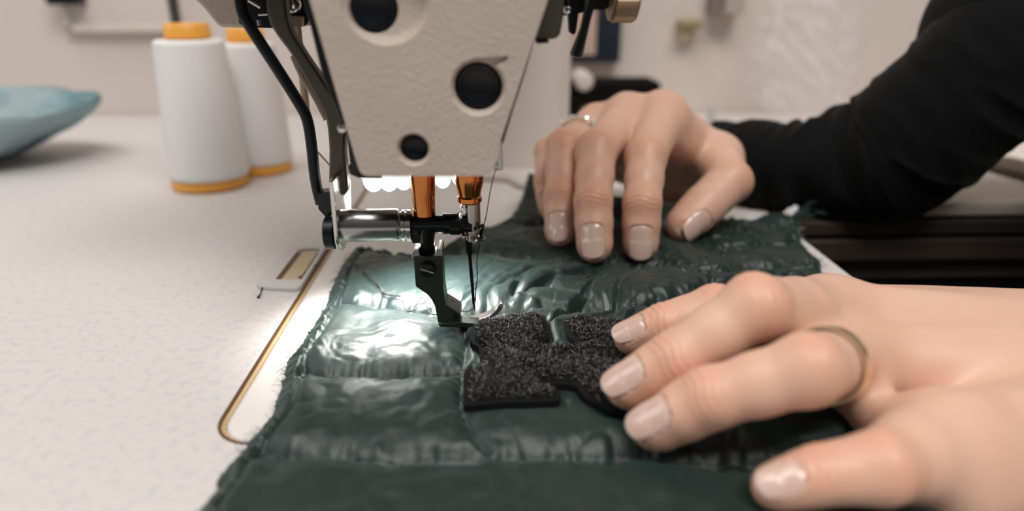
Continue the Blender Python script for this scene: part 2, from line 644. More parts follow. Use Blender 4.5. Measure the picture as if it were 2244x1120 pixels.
fp = [(676, -8), (760, 282), (780, 352), (792, 386), (1076, 386), (1092, 340), (1098, 305), (1150, 150), (1203, -8), (1262, -420), (585, -420)]
fpr = round_corners(fp, [4, 6, 10, 26, 30, 20, 10, 6, 6, 6, 6], 6)
face = plate_px(MB(), fpr, YF, 0.0075).obj('face_plate', M['paint'], mach, smooth=False)
cuts = [cutter(815, 18, 54, 14, 0.02), cutter(1048, 192, 53, 15, 0.02), cutter(906, 328, 31, 12, 0.02)]
# wide shallow dish round the top hole
c = P(843, -2, YF)
k = zdep(c) / FPX
prof = [(-0.004, 112 * k), (0.0, 98 * k), (0.0012, 88 * k), (0.0026, 78 * k), (0.0030, 60 * k), (0.0031, 10 * k)]
cuts.append(MB().lathe(c, (0, 1, 0), prof, 64).obj('cutter', M['paint'], None))
cuts.append(plate_px(MB(), round_corners([(1010, 142), (1036, 128), (1118, 124), (1112, 134), (1075, 150), (1040, 175)], 8), YF - 0.002, 0.0034).obj('cutter', M['paint'], None))
for c in cuts:
    b = face.modifiers.new('cut', 'BOOLEAN')
    b.object = c
    b.operation = 'DIFFERENCE'
    b.solver = 'EXACT'
b = face.modifiers.new('bevel', 'BEVEL')
b.width = 0.0011
b.segments = 4
b.limit_method = 'ANGLE'
b.angle_limit = math.radians(50)
b.use_clamp_overlap = True
dg = bpy.context.evaluated_depsgraph_get()
me = bpy.data.meshes.new_from_object(face.evaluated_get(dg))
face.modifiers.clear()
face.data = me
me.polygons.foreach_set('use_smooth', [True] * len(me.polygons))
me.set_sharp_from_angle(angle=math.radians(35))
for c in cuts:
    bpy.data.objects.remove(c, do_unlink=True)
for i, (px, py, rp) in enumerate(((815, 18, 52), (1048, 192, 51), (906, 328, 30))):
    c = P(px, py, YF)
    k = zdep(c) / FPX
    r0 = rp * k
    prof = [(0.0033, r0 * 0.15), (0.0031, r0 * 0.5), (0.0028, r0 * 0.72), (0.0030, r0 * 0.74), (0.0028, r0 * 0.9), (0.0034, r0 * 0.99), (0.007, r0)]
    MB().lathe(c, (0, 1, 0), prof, 48).obj('hole_plug', M['black'], face)

# dark head casting behind the plate
hc = round_corners([(575, -420), (664, 0), (680, 60), (706, 168), (738, 246), (758, 292), (766, 360), (800, 382), (1070, 378), (1092, 330), (1160, 130), (1196, 10), (1258, -420)], 8, 4)
plate_px(MB(), hc, YF + 0.0078, 0.020).obj('head_casting', M['blacksteel'], mach, smooth=False, bev=0.0006)
plate_px(MB(), round_corners([(760, 296), (786, 300), (806, 362), (768, 364)], 4, 3), YF + 0.012, 0.010).obj('guide_block', M['steel'], mach, smooth=False, bev=0.0004)
plate_px(MB(), round_corners([(762, 362), (806, 362), (838, 391), (786, 390), (766, 382)], 4, 3), YF + 0.010, 0.016).obj('casting_foot', M['blacksteel'], mach, smooth=False, bev=0.0004)
c = P(752, 280, YF + 0.006)
MB().lathe(c, (0, -1, 0), [(0, 0.0012), (0.001, 0.0012), (0.0016, 0.0009), (0.0018, 0.0004)], 20).obj('screw', M['chrome'], mach)

# bushings and bars -------------------------------------------------
def vbar(name, px, y0, y1, rad_px, m, Y=YBAR, parent=mach, n=40, axis_x=None):
    """vertical turned part; rad_px = [(photo row, radius px)]"""
    X = P(px, (y0 + y1) / 2, Y)[0]
    pr = []
    top = P(px, y0, Y)[2]
    for yy, rp in rad_px:
        q = P(px, yy, Y)
        pr.append((top - q[2], rp * zdep(q) / FPX))
    return MB().lathe((X, Y, top), (0, 0, -1), pr, n).obj(name, m, parent)


vbar('presser_bushing', 927, 330, 476, [(330, 30), (392, 28), (430, 25), (455, 24), (470, 24), (474, 20), (477, 12)], M['copper'])
vbar('needle_bushing', 1028, 330, 445, [(330, 34), (388, 32), (400, 31), (418, 26), (428, 24), (431, 27), (440, 27), (444, 22), (446, 10)], M['copper'])
nb = vbar('needle_bar', 1035, 330, 530, [(330, 17), (500, 17), (501, 18), (506, 18), (507, 16), (526, 15), (529, 10)], M['steel'])
ng = thing  # keep name
# clamp screw and small guide hook at the foot of the needle bar
c = P(1018, 470, YBAR)
mb = MB().lathe(P(1035, 497, YBAR - 0.001), (-1, 0.0, 0), [(0.0, 0.0017), (0.0032, 0.0017), (0.0034, 0.0024), (0.0062, 0.0024), (0.0066, 0.0018)], 24)
mb.obj('clamp_screw', M['blacksteel'], nb)
mb = MB()
for (a, b2, r2) in ((1010, 470, 4.5), (1016, 514, 5), (1012, 452, 4)):
    q = P(a, b2, YBAR)
    mb.lathe(q + [0, 0.0, 0], (0, -1, 0), [(-0.002, 0.0002), (-0.0015, 0.0006), (0.002, r2 * 0.00013), (0.0024, r2 * 0.0001)], 16)
mb.obj('set_screw', M['chrome'], nb)
hook = smooth_poly([P(1034, 521, YBAR - 0.0022), P(1042, 527, YBAR - 0.0036), P(1052, 529, YBAR - 0.003), P(1062, 524, YBAR - 0.0015), P(1055, 518, YBAR)], 5, False)
MB().tube(hook, 0.00042, 8).obj('thread_guide_wire', M['chrome'], nb)
hook = smooth_poly([P(1040, 502, YBAR - 0.0022), P(1050, 498, YBAR - 0.003), P(1059, 494, YBAR - 0.002), P(1055, 512, YBAR), P(1054, 524, YBAR)], 5, False)
MB().tube(hook, 0.0004, 8).obj('thread_guide_wire', M['blacksteel'], nb)
# needle
n0, n1 = P(1026, 524, YBAR), P(1040, 682, YBAR + 0.001)
pts = [n0 + (n1 - n0) * t for t in (0, 0.18, 0.22, 0.86, 0.93, 1.0)]
MB().tube(pts, [0.0010, 0.0010, 0.00055, 0.00048, 0.00034, 0.00008], 14).obj('needle', M['blacksteel'], nb)

M['roller'] = mat('satin_steel', (0.36, 0.36, 0.35), 0.24, 1.0)
# horizontal presser shaft assembly --------------------------------
def xbar(name, x0, x1, py, prof_px, m, Y=YBAR, parent=mach, n=40):
    a = P(x0, py, Y)
    k = zdep(a) / FPX
    return MB().lathe(a, (1, 0, 0), [((x - x0) * k, rr * k) for x, rr in prof_px], n).obj(name, m, parent)


xbar('roller', 742, 888, 494, [(742, 33), (747, 36), (870, 36), (875, 34), (879, 30), (880, 30)], M['roller'])
xbar('washer', 884, 890, 494, [(880, 30), (882, 35), (889, 35), (890, 31), (892, 31), (893, 36), (902, 35), (905, 28)], M['chrome'])
xbar('cross_shaft', 903, 1020, 491, [(900, 20), (970, 20), (971, 24), (1008, 24), (1012, 22), (1018, 20), (1024, 15)], M['blacksteel'])
pb = vbar('presser_bar', 937, 498, 600, [(498, 20), (512, 19), (516, 17), (600, 17)], M['blacksteel'])
c = P(912, 521, YBAR)
MB().box(c + [-0.001, -0.001, -0.0013], c + [0.002, 0.001, 0.0013]).obj('stop_pin', M['blacksteel'], pb)

# presser foot ------------------------------------------------------
YFT = 0.1800
shank = [(906, 563), (911, 628), (923, 636), (936, 645), (946, 657), (953, 671), (957, 690), (960, 708), (1010, 703), (1009, 688), (992, 677), (977, 668), (972, 635), (969, 562)]
mb = plate_px(MB(), round_corners(shank, 2.0, 3), YFT, 0.0085)
pf = mb.obj('presser_foot', M['gunmetal'], mach, smooth=False, bev=0.00025)
for a, b2 in (((901, 567), (920, 550)), ((954, 562), (970, 547))):
    plate_px(MB(), round_corners([(a[0], a[1]), (a[0] + 2, b2[1] + 4), (a[0] + 6, b2[1]), (b2[0] - 2, b2[1]), (b2[0], a[1] - 4), (b2[0], a[1])], 3, 3), YFT + 0.0003, 0.0085).obj('shank_lug', M['chrome'], pf, smooth=False, bev=0.0003)
c = P(937, 588, YFT)
k = zdep(c) / FPX
MB().lathe(c, (0, -1, 0), [(0, 17 * k), (0.0012, 17.5 * k), (0.0018, 15 * k), (0.0020, 8 * k)], 40).obj('foot_screw', M['blacksteel'], pf)
mb = MB()
mb.tube([c + [-0.0018, -0.00205, 0.0006], c + [0.0018, -0.00205, -0.0006]], 0.00022, 6)
mb.obj('screw_slot', M['chrome'], pf)
c = P(999, 693, YFT)
MB().lathe(c, (0, -1, 0), [(-0.001, 0.0006), (0.0004, 0.0006), (0.0005, 0.0004)], 18).obj('hinge_pin', M['black'], pf)
# side wing, lit edge of the shank towards the needle
wing = [(969, 565), (974, 640), (981, 662), (1000, 676), (1010, 690), (1004, 690), (985, 676), (972, 668)]
plate_px(MB(), wing, YFT + 0.0088, 0.0035).obj('shank_wing', M['chrome'], pf, smooth=False, bev=0.0002)
# sole: near toe (dark, seen edge on) and far toe curving up
mb = MB()
sole = [(959, 709), (964, 717), (1020, 719), (1048, 715), (1050, 710), (1010, 707)]
plate_px(mb, sole, YFT - 0.0010, 0.0045)
mb.obj('sole', M['gunmetal'], pf, smooth=False, bev=0.0002)
toe = [(985, 709), (1010, 708), (1040, 703), (1062, 697), (1078, 689), (1088, 679), (1093, 670), (1098, 664), (1104, 666), (1102, 675), (1094, 686), (1083, 695), (1064, 703), (1040, 709), (1012, 714), (985, 715)]
plate_px(MB(), toe, YFT + 0.0052, 0.0042).obj('toe', M['chrome'], pf, smooth=True, sharp=50, bev=0.0003)
# needle plate strip peeking under the toe is hidden by the cloth

# side plate (edge on) with black disc and bracket -------------------
XS = float(P(737, 470, YBAR)[0])
zb, zt = float(P(740, 548, YBAR)[2]), float(P(740, 385, YBAR)[2])
ys0, ys1 = YBAR - 0.0055, YBAR + 0.0085
cy = (ys0 + ys1) / 2
pl = [(ys0, zt), (ys0, zb + 0.006)] + [(cy + (ys1 - ys0) / 2 * math.cos(math.radians(a)), zb + 0.006 + 0.006 * math.sin(math.radians(a))) for a in range(190, 351, 16)] + [(ys1, zb + 0.006), (ys1, zt)]
MB().prism([(XS, y, z) for y, z in pl], (0.0013, 0, 0)).obj('side_plate', M['chrome'], mach, smooth=False, bev=0.0004)
c = np.array([XS - 0.0006, YBAR, float(P(720, 510, YBAR)[2])])
MB().lathe(c, (-1, 0, 0), [(0, 0.0036), (0.0002, 0.0046), (0.0026, 0.0046), (0.0030, 0.0040)], 36).obj('end_disc', M['black'], mach)
plate_px(MB(), round_corners([(698, 424), (729, 419), (730, 470), (716, 479), (697, 458)], 4, 3), YBAR + 0.002, 0.005).obj('rod_clamp', M['blacksteel'], mach, smooth=False, bev=0.0004)
plate_px(MB(), round_corners([(744, 392), (767, 396), (768, 468), (748, 462)], 2, 3), YBAR + 0.010, 0.0012).obj('plate_glare', M['ledglow'], mach, smooth=False)  # glowing strip: lamp glare on the side plate, built as a part

# levers -------------------------------------------------------------
lv = [(582, 0), (589, 46), (607, 79), (636, 118), (668, 172), (698, 226), (714, 262), (721, 330), (723, 425), (759, 425), (759, 375), (755, 330), (757, 275), (743, 232), (707, 175), (664, 111), (634, 57), (625, 0), (622, -90), (578, -90)]
plate_px(MB(), [tuple(q) for q in smooth_poly(lv, 3)], YBAR + 0.004, 0.0045).obj('lifting_lever', mat('lever_bronze_black', (0.075, 0.068, 0.055), 0.35, 0.55), mach, smooth=True, sharp=60, bev=0.0007)
rod = smooth_poly([P(a, b2, YBAR + 0.009) for a, b2 in ((524, -40), (530, 20), (548, 58), (606, 148), (655, 226), (673, 262), (682, 312), (691, 393), (703, 446))], 6, False)
w = 0.0016
MB().tube(rod, w, 12).obj('bent_rod', M['black'], mach)
MB().tube(smooth_poly([P(a, b2, YBAR + 0.012) for a, b2 in ((642, 122), (662, 165), (690, 212), (716, 262))], 5, False), 0.0009, 10).obj('spring_wire', M['knob'], mach)
MB().tube([P(a, b2, YBAR + 0.02) for a, b2 in ((696, 333), (728, 368))], 0.0003, 8).obj('spring_hook', M['knob'], mach)
X = P(656, 100, 0.225)[0]
MB().tube([(X, 0.225, float(P(656, -40, 0.225)[2])), (X, 0.225, float(P(656, 262, 0.225)[2]))], 0.0012, 16).obj('back_rod', M['knob'], mach)

# cluster left of the head -------------------------------------------
ca = round_corners([(330, -160), (425, 0), (480, 60), (532, 64), (700, 64), (700, -160)], 5, 4)
plate_px(MB(), [(330, -160), (425, -2), (447, 20), (474, 54), (484, 60), (560, 62), (560, -160)], 0.235, 0.03).obj('rear_casting', M['paint'], mach, smooth=False, bev=0.001)
plate_px(MB(), round_corners([(512, -120), (516, 0), (524, 52), (540, 60), (606, 62), (606, -120)], 4, 3), 0.212, 0.018).obj('hinge_block', M['black'], mach, smooth=False, bev=0.0008)
mb = MB()
mb.tube([P(545, 0, 0.208), P(572, 16, 0.208)], 0.0007, 8)
mb.tube([P(566, 32, 0.208), P(586, 31, 0.208)], 0.0004, 8)
mb.tube([P(566, 44, 0.208), P(569, 56, 0.208)], 0.0006, 8)
mb.obj('hinge_pins', M['steel'], mach)
plate_px(MB(), round_corners([(622, -120), (622, 52), (640, 60), (668, 58), (676, 48), (680, -120)], 4, 3), 0.200, 0.014).obj('lever_bracket', M['blacksteel'], mach, smooth=False, bev=0.0006)
c = P(640, 8, 0.198)
MB().lathe(c, (0, -1, 0), [(0, 0.0026), (0.0016, 0.0026), (0.0024, 0.002), (0.0028, 0.001)], 28).obj('pivot_bolt', M['chrome'], mach)
plate_px(MB(), round_corners([(628, 34), (662, 36), (662, 58), (636, 58)], 3, 3), 0.197, 0.003).obj('rod_seat', M['knob'], mach, smooth=False, bev=0.0004)

# right of the head: guide strip, bracket, forks, tension knob ---------
plate_px(MB(), round_corners([(1165, -120), (1240, -120), (1236, 30), (1228, 76), (1218, 85), (1164, 90)], 6, 4), YF + 0.010, 0.012).obj('side_cover', M['paint_dark'], mach, smooth=False, bev=0.0005)
plate_px(MB(), round_corners([(1176, 89), (1203, 87), (1203, 94), (1177, 96)], 2.5, 3), YF + 0.0085, 0.006).obj('rubber_stop', M['black'], mach, smooth=False)
plate_px(MB(), [(1158, 95), (1170, 95), (1150, 165), (1126, 240), (1104, 315), (1098, 315), (1120, 240)], YF + 0.0090, 0.0035).obj('guide_strip', M['steel'], mach, smooth=False, bev=0.0003)
plate_px(MB(), round_corners([(1078, 300), (1100, 300), (1102, 372), (1097, 374), (1080, 372)], 2, 3), YF + 0.0090, 0.0008).obj('thread_bracket', M['steel'], mach, smooth=False, bev=0.0002)
c = P(1086, 368, YF + 0.0075)
MB().lathe(c, (0, -1, 0), [(-0.002, 0.0003), (0, 0.0006), (0.0006, 0.0006), (0.0009, 0.0002)], 16).obj('eyelet', M['chrome'], mach)
mb = plate_px(MB(), round_corners([(1244, -90), (1300, -90), (1268, 30), (1262, 72), (1256, 77), (1248, 70), (1246, 30)], 3, 3), 0.182, 0.003)
mb.obj('take_up_fork', M['black'], mach, smooth=False, bev=0.0005)
plate_px(MB(), round_corners([(1290, -90), (1330, -90), (1306, 0), (1297, 34), (1277, 124), (1268, 129), (1253, 124), (1251, 117), (1273, 62), (1282, 20)], 3, 3), 0.176, 0.002).obj('tension_fork', M['paint_dark'], mach, smooth=False, bev=0.0005)
MB().tube([P(1316, -60, 0.175), P(1292, 28, 0.175), P(1264, 122, 0.175)], 0.0008, 10).obj('tension_rod', M['black'], mach)
plate_px(MB(), round_corners([(1230, -90), (1345, -90), (1340, 12), (1322, 24), (1306, 20), (1250, 34), (1230, 34)], 5, 3), 0.186, 0.006).obj('tension_block', M['blacksteel'], mach, smooth=False, bev=0.0008)
c = P(1245, 22, 0.180)
MB().lathe(c, (0, -1, 0), [(-0.006, 0.001), (0, 0.0011), (0.001, 0.0008), (0.0012, 0.0004)], 20).obj('tension_screw', M['chrome'], mach)
c = P(1336, -28, 0.186)
k = zdep(c) / FPX
V, F = [], []
NK, prof = 96, [(0, 0.90), (1.5, 0.95), (3, 0.84), (6, 0.84), (8, 1.0), (52, 1.0), (57, 0.96), (60, 0.86), (60, 0.2)]
for i, (t, rr) in enumerate(prof):
    for q in range(NK):
        rib = 1.0 - (0.09 if (q // 3) % 2 and 3 < i < 6 else 0)
        an = 2 * PI * q / NK
        V.append(c + np.array([t * k, 74 * k * rr * rib * math.cos(an), 74 * k * rr * rib * math.sin(an)]))
for i in range(len(prof) - 1):
    for q in range(NK):
        F.append((i * NK + q, i * NK + (q + 1) % NK, (i + 1) * NK + (q + 1) % NK, (i + 1) * NK + q))
F.append(tuple(range(NK - 1, -1, -1)))
F.append(tuple((len(prof) - 1) * NK + q for q in range(NK)))
MB().add(V, F).obj('tension_knob', M['knob'], mach, sharp=25)

# LED work lamp under the head ---------------------------------------
YL = 0.196
lamp = plate_px(MB(), round_corners([(790, 372), (1000, 372), (1002, 392), (790, 392)], 3, 3), YL, 0.008).obj('work_lamp', M['ledglow'], mach, smooth=False, bev=0.0004)
for px, py, rp in ((818, 392, 23), (852, 394, 21), (884, 392, 20), (970, 392, 17), (1003, 388, 13)):
    c = P(px, py, YL + 0.004)
    k = zdep(c) / FPX
    prof = [(-0.001, rp * k)] + [(rp * k * 1.25 * math.sin(t), rp * k * math.cos(t)) for t in np.linspace(0, PI / 2, 9)]
    MB().lathe(c, (0, 0, -1), prof, 32).obj('led_lens', M['led'], lamp)

# ================================================================== QUILTED FABRIC
NEARY = 0.085


def gp(pts, Z=0.002):
    return [tuple(G(a, b, Z)[:2]) for a, b in pts]


edge_left = [(770, 548), (752, 575), (735, 610), (716, 655), (700, 690), (668, 740), (634, 782), (624, 800), (612, 850), (596, 905), (570, 935), (520, 985), (488, 1030), (470, 1070), (430, 1125), (380, 1210)]
edge_top = [(770, 548), (790, 542), (850, 545), (868, 556), (905, 560), (960, 548), (1010, 528), (1062, 500), (1110, 484), (1132, 462), (1145, 440), (1158, 434), (1180, 440), (1196, 452), (1330, 440), (1480, 462), (1560, 478), (1600, 478), (1640, 484), (1680, 470), (1728, 462), (1748, 468)]
edge_right = [(1748, 468), (1752, 500), (1758, 528), (1775, 555), (1798, 568), (1802, 600), (1815, 625), (1850, 650)]
poly_fab = gp(edge_left[::-1]) + gp(edge_top[1:]) + gp(edge_right[1:])
poly_fab = [tuple(q) for q in poly_fab]
xr_end = 0.1305
poly_fab += [(xr_end, 0.2), (xr_end + 0.001, 0.15), (xr_end, NEARY)]

seams = {
    's1': gp([(770, 552), (905, 556), (1000, 556), (1060, 562), (1140, 568), (1260, 578), (1420, 582), (1540, 598), (1640, 588), (1720, 577), (1800, 573), (1900, 570)]),
    's2': gp([(690, 668), (740, 668), (850, 676), (1000, 692), (1100, 692), (1210, 684), (1330, 687), (1440, 680), (1530, 655), (1700, 640), (1900, 640)]),
    's3': gp([(620, 812), (700, 818), (850, 825), (1010, 826), (1200, 822), (1450, 830), (1700, 800), (1950, 770)]),
    's4': gp([(530, 992), (700, 1004), (850, 1010), (1000, 1008), (1200, 1008), (1400, 1003), (1640, 1020), (1900, 1010), (2200, 960)]),
    's0': gp([(1040, 500), (1110, 497), (1200, 493), (1350, 492), (1500, 500), (1640, 505), (1760, 500)]),
}
HS = 0.0005
x0, x1 = min(p[0] for p in poly_fab) - 0.002, max(p[0] for p in poly_fab) + 0.002
y0, y1 = min(p[1] for p in poly_fab) - 0.002, max(p[1] for p in poly_fab) + 0.002
gx, gy = np.arange(x0, x1, HS), np.arange(y0, y1, HS)
GX, GY = np.meshgrid(gx, gy, indexing='ij')
# wobble the outline so the cut edge looks frayed
wx = GX + 0.0007 * fbm(GX * 350, GY * 350, 3, 5)
wy = GY + 0.0007 * fbm(GX * 350, GY * 350, 3, 15)
ins = inside(wx, wy, poly_fab)
dE, sE, _ = dist_poly(GX, GY, poly_fab, True)
dE = np.where(ins, dE, -dE)
dS = np.full(GX.shape, 1e9)
Hh = np.zeros(GX.shape)
wr = np.zeros(GX.shape)
for i, (k, pl) in enumerate(seams.items()):
    wobx = GX + 0.0008 * fbm(GX * 60, GY * 60, 2, 30 + i)
    wob = GY + 0.0009 * fbm(GX * 130, GY * 60, 2, 40 + i)
    d, s, side = dist_poly(wobx, wob, pl)
    dS = np.minimum(dS, d)
    # puckers running away from the seam
    n1 = fbm(s * 420 + side * 31.7, d * 35 + i * 9, 2, 60 + i)
    n2 = fbm(s * 150 + 1.2 * fbm(s * 60, d * 60 + i, 2, 70 + i) + d * side * 60 + side * 11, d * 25 + i * 5, 2, 80 + i)
    amp = 1.0 if k != 's4' else 0.5
    wr += amp * (0.0011 * n1 * np.exp(-((d - 0.0016) / 0.0030) ** 2) + (0.0005 + 0.0008 * np.clip((GX - 0.0) / 0.03, 0, 1)) * n2 * np.exp(-((d - 0.004) / 0.008) ** 2))
vs = gp([(1012, 690), (1022, 760), (1012, 830), (1008, 900), (1035, 970), (1085, 1005)])
dV, sV, _ = dist_poly(GX, GY, vs)
wr += 0.0006 * fbm(sV * 300, dV * 60, 2, 99) * np.exp(-(dV / 0.004) ** 2)
dist = np.minimum(dS, 1.6 * dV + 0.001)
puff = 0.0052 * (1 - np.exp(-dist / 0.0042)) + 0.0006
# upper right panels are flatter cloth
Xp = np.clip((GX - 0.075) / 0.02, 0, 1)
Yp = np.clip((GY - 0.205) / 0.02, 0, 1)
flat = Xp * Yp
puff = puff * (1 - 0.45 * flat)
# big diagonal folds right of the needle
u = (GX - 0.0) * math.cos(0.95) + (GY - 0.19) * math.sin(0.95)
v = -(GX - 0.0) * math.sin(0.95) + (GY - 0.19) * math.cos(0.95)
fold = np.abs(fbm(v * 95 + 0.8 * fbm(u * 40, v * 40, 2, 3), u * 22, 3, 7))
mfold = np.exp(-(((GX - 0.034) / 0.036) ** 2 + ((GY - 0.205) / 0.024) ** 2) ** 1.3)
big = (-0.0040 * (1 - np.clip(fold * 4.5, 0, 1)) ** 1.5 + 0.0030 * np.clip(fold * 2.5, 0, 1)) * mfold
u2 = GX * 0.94 + GY * 0.34
v2 = -GX * 0.34 + GY * 0.94
crk = np.abs(fbm(v2 * 80 + fbm(GX * 50, GY * 50, 2, 23), u2 * 60, 3, 21))
mcr = np.clip((GX - 0.035) / 0.02, 0, 1) * np.clip((GY - 0.185) / 0.01, 0, 1)
big += (-0.0020 * (1 - np.clip(crk * 7, 0, 1)) ** 1.5 + 0.0006 * np.clip(crk * 2.5, 0, 1)) * mcr
soft = 0.0011 * fbm(GX * 55, GY * 55, 2, 13)
ck2 = np.abs(fbm(GX * 75 + fbm(GX * 40, GY * 40, 2, 55), GY * 95, 3, 56))
soft += -0.0005 * (1 - np.clip(ck2 * 6, 0, 1)) ** 1.3 * np.clip((GY - 0.150) / 0.01, 0, 1) * np.clip((GX - 0.005) / 0.02, 0, 1)
ck3 = np.abs(fbm(GX * 60 + 0.6 * GY * 60 + fbm(GX * 50, GY * 50, 2, 155), GY * 70 - GX * 30, 3, 156))
soft += -0.00055 * (1 - np.clip(ck3 * 3.2, 0, 1)) + 0.0006 * fbm(GX * 160, GY * 110, 2, 157)
Hh = puff + wr + big + soft
# gathered ruffle along the left cut edge
dL, sL, _ = dist_poly(GX, GY, gp(edge_left))
dT, sT, _ = dist_poly(GX, GY, gp(edge_top[:5]))
dR = np.minimum(dL, dT)
sR = np.where(dL < dT, sL, sT + 3)
band = np.exp(-((dR - 0.0022) / 0.0022) ** 2)
gather = 0.0027 * (vnoise(sR * 560, dR * 120, 33) - 0.25) + 0.0012 * (vnoise(sR * 260, dR * 100, 35) - 0.3)
groove = np.exp(-((dR - 0.0052) / 0.0009) ** 2)
Hh = Hh * (1 - 0.75 * band) + band * (0.0013 + gather) - groove * 0.0016
# fold piled against the far hand
pk = G(1160, 440)
Hh += 0.010 * np.exp(-(((GX - pk[0] - 0.001) / 0.010) ** 2 + ((GY - pk[1] + 0.006) / 0.016) ** 2))
Hh = np.clip(Hh, 0.0004, None)
fall = np.clip(dE / 0.0030, 0, 1)
Hh = 0.0005 + (Hh - 0.0005) * (0.25 + 0.75 * fall)


def smin(a, b, k):
    h = np.clip(0.5 + 0.5 * (b - a) / k, 0, 1)
    return b * (1 - h) + a * h - k * h * (1 - h)


# the patch keeps the cloth flat, the foot and the fingertips press it down
PZ = 0.0042
patch_px = [(1028, 712), (1050, 700), (1120, 690), (1195, 684), (1206, 732), (1182, 752), (1275, 752), (1243, 730), (1234, 697), (1250, 690), (1400, 708), (1520, 718), (1530, 764), (1480, 785), (1500, 850), (1560, 862), (1575, 905), (1420, 910), (1330, 892), (1275, 860), (1262, 838), (1190, 834), (1230, 850), (1228, 872), (1100, 876), (1015, 884), (1016, 806), (1052, 798), (1050, 755), (1030, 745)]
patch_xy = [tuple(G(a, b, PZ + 0.002)[:2]) for a, b in patch_px]
dP, _, _ = dist_poly(GX, GY, patch_xy, True)
inP = inside(GX, GY, patch_xy)
wP = np.where(inP, 1.0, np.exp(-(dP / 0.0022) ** 2))
Hh = Hh * (1 - wP) + wP * np.minimum(Hh, PZ - 0.0006 + 0 * Hh)


def press(px, py, z, depth, s=0.006, floor=0.0012):
    global Hh
    q = D(px, py, z) if z else G(px, py, 0.004)
    w = np.exp(-(((GX - q[0]) ** 2 + (GY - q[1]) ** 2) / s ** 2))
    tgt = max(floor, depth)
    Hh = Hh * (1 - w) + w * np.minimum(Hh, tgt)


for dct in (RH, LH):
    for nm, ch in dct.items():
        if nm == 'wrist':
            continue
        q = ch[0]
        w3 = D(*q[:3])
        press(q[0], q[1], q[2], max(0.0012, w3[2] - q[3] - 0.0003), q[3] * 1.15)
fc = G(1000, 712, 0.004)
for dx in (-0.004, 0.0, 0.005, 0.010):
    w = np.exp(-(((GX - fc[0] - dx) / 0.004) ** 2 + ((GY - fc[1] - 0.004) / 0.006) ** 2))
    Hh = Hh * (1 - w) + w * np.minimum(Hh, 0.0036)


def fz(x, y):
    i = int(np.clip(round((x - x0) / HS), 0, len(gx) - 1))
    j = int(np.clip(round((y - y0) / HS), 0, len(gy) - 1))
    return float(Hh[i, j]) if ins[i, j] else 0.0


def grid_mesh(name, mask, Z, m, parent, skirt=0.0002, sharp=None):
    idx = -np.ones(mask.shape, int)
    cell = mask[:-1, :-1] & mask[1:, :-1] & mask[1:, 1:] & mask[:-1, 1:]
    used = np.zeros(mask.shape, bool)
    used[:-1, :-1] |= cell
    used[1:, :-1] |= cell
    used[1:, 1:] |= cell
    used[:-1, 1:] |= cell
    n = int(used.sum())
    idx[used] = np.arange(n)
    V = np.stack([GX[used], GY[used], Z[used]], 1)
    ci, cj = np.nonzero(cell)
    F = np.stack([idx[ci, cj], idx[ci + 1, cj], idx[ci + 1, cj + 1], idx[ci, cj + 1]], 1)
    # skirt round the border down to the bed
    E = {}
    allE = np.concatenate([F[:, [0, 1]], F[:, [1, 2]], F[:, [2, 3]], F[:, [3, 0]]])
    key = np.sort(allE, 1)
    kk = key[:, 0].astype(np.int64) * (n + 1) + key[:, 1]
    uq, inv, cnt = np.unique(kk, return_inverse=True, return_counts=True)
    bd = allE[cnt[inv] == 1]
    bv = np.unique(bd)
    mp = {int(b): n + i for i, b in enumerate(bv)}
    V2 = V[bv].copy()
    V2[:, 2] = skirt
    F2 = np.array([(b, a, mp[int(a)], mp[int(b)]) for a, b in bd])
    return mesh_obj(name, np.concatenate([V, V2]), np.concatenate([F, F2]), m, parent, True, sharp)


fab = thing('quilted_fabric', 'dark green quilted nylon panel with frayed edges lying on the machine bed', 'fabric', (0.03, 0.19, 0.0))
grid_mesh('quilted_shell', ins, Hh, M['nylon'], fab)
# stitching lines along the seams: short thread dashes
mb = MB()
for k, pl in seams.items():
    if k == 's0':
        continue
    for i in range(len(pl) - 1):
        a, b = np.array(pl[i]), np.array(pl[i + 1])
        L = np.linalg.norm(b - a)
        t = 0
        while t < L - 0.002:
            p, q = a + (b - a) * t / L, a + (b - a) * (t + 0.0016) / L
            ii, jj = int((p[0] - x0) / HS), int((p[1] - y0) / HS)
            if 0 <= ii < len(gx) and 0 <= jj < len(gy) and ins[ii, jj] and not inP[ii, jj] and dE[ii, jj] > 0.002:
                za, zc = fz(*p), fz(*q)
                mb.tube([(p[0], p[1], za + 0.00002), (*(p + q) / 2, max(za, zc) + 0.00018), (q[0], q[1], zc + 0.00002)], 0.00014, 5)
            t += 0.0024
o = mb.obj('seam_stitching', mat('green_thread', (0.02, 0.05, 0.045), 0.5), fab)
o['kind'] = 'stuff'
# frayed fibres on the cut edges
mb = MB()
mbw = MB()
per = gp(edge_left[:12]) + []
rim = [np.array(q) for q in gp(edge_left[:12])]
rim2 = [np.array(q) for q in gp(edge_right)]
for R, cnt, outx in ((rim, 170, -1), (rim2, 120, 1)):
    for _ in range(cnt):
        i = random.randrange(len(R) - 1)
        p = R[i] + (R[i + 1] - R[i]) * random.random()
        L = random.uniform(0.001, 0.0042)
        an = random.uniform(-0.9, 0.9) + (PI if outx < 0 else 0)
        d = np.array([math.cos(an), math.sin(an), 0])
        b0 = np.array([p[0] - 0.0006 * outx, p[1], 0.0008])
        pts = [b0, b0 + d * L * 0.5 + [0, 0, random.uniform(0.0003, 0.0014)], b0 + d * L + [0, random.uniform(-0.001, 0.001), random.uniform(-0.0002, 0.0010)]]
        (mb if random.random() < (0.6 if outx < 0 else 0.75) else mbw).tube(pts, [0.00006, 0.00005, 0.00003], 4)
cr = np.array([*gp([(1745, 474)])[0], 0.001])
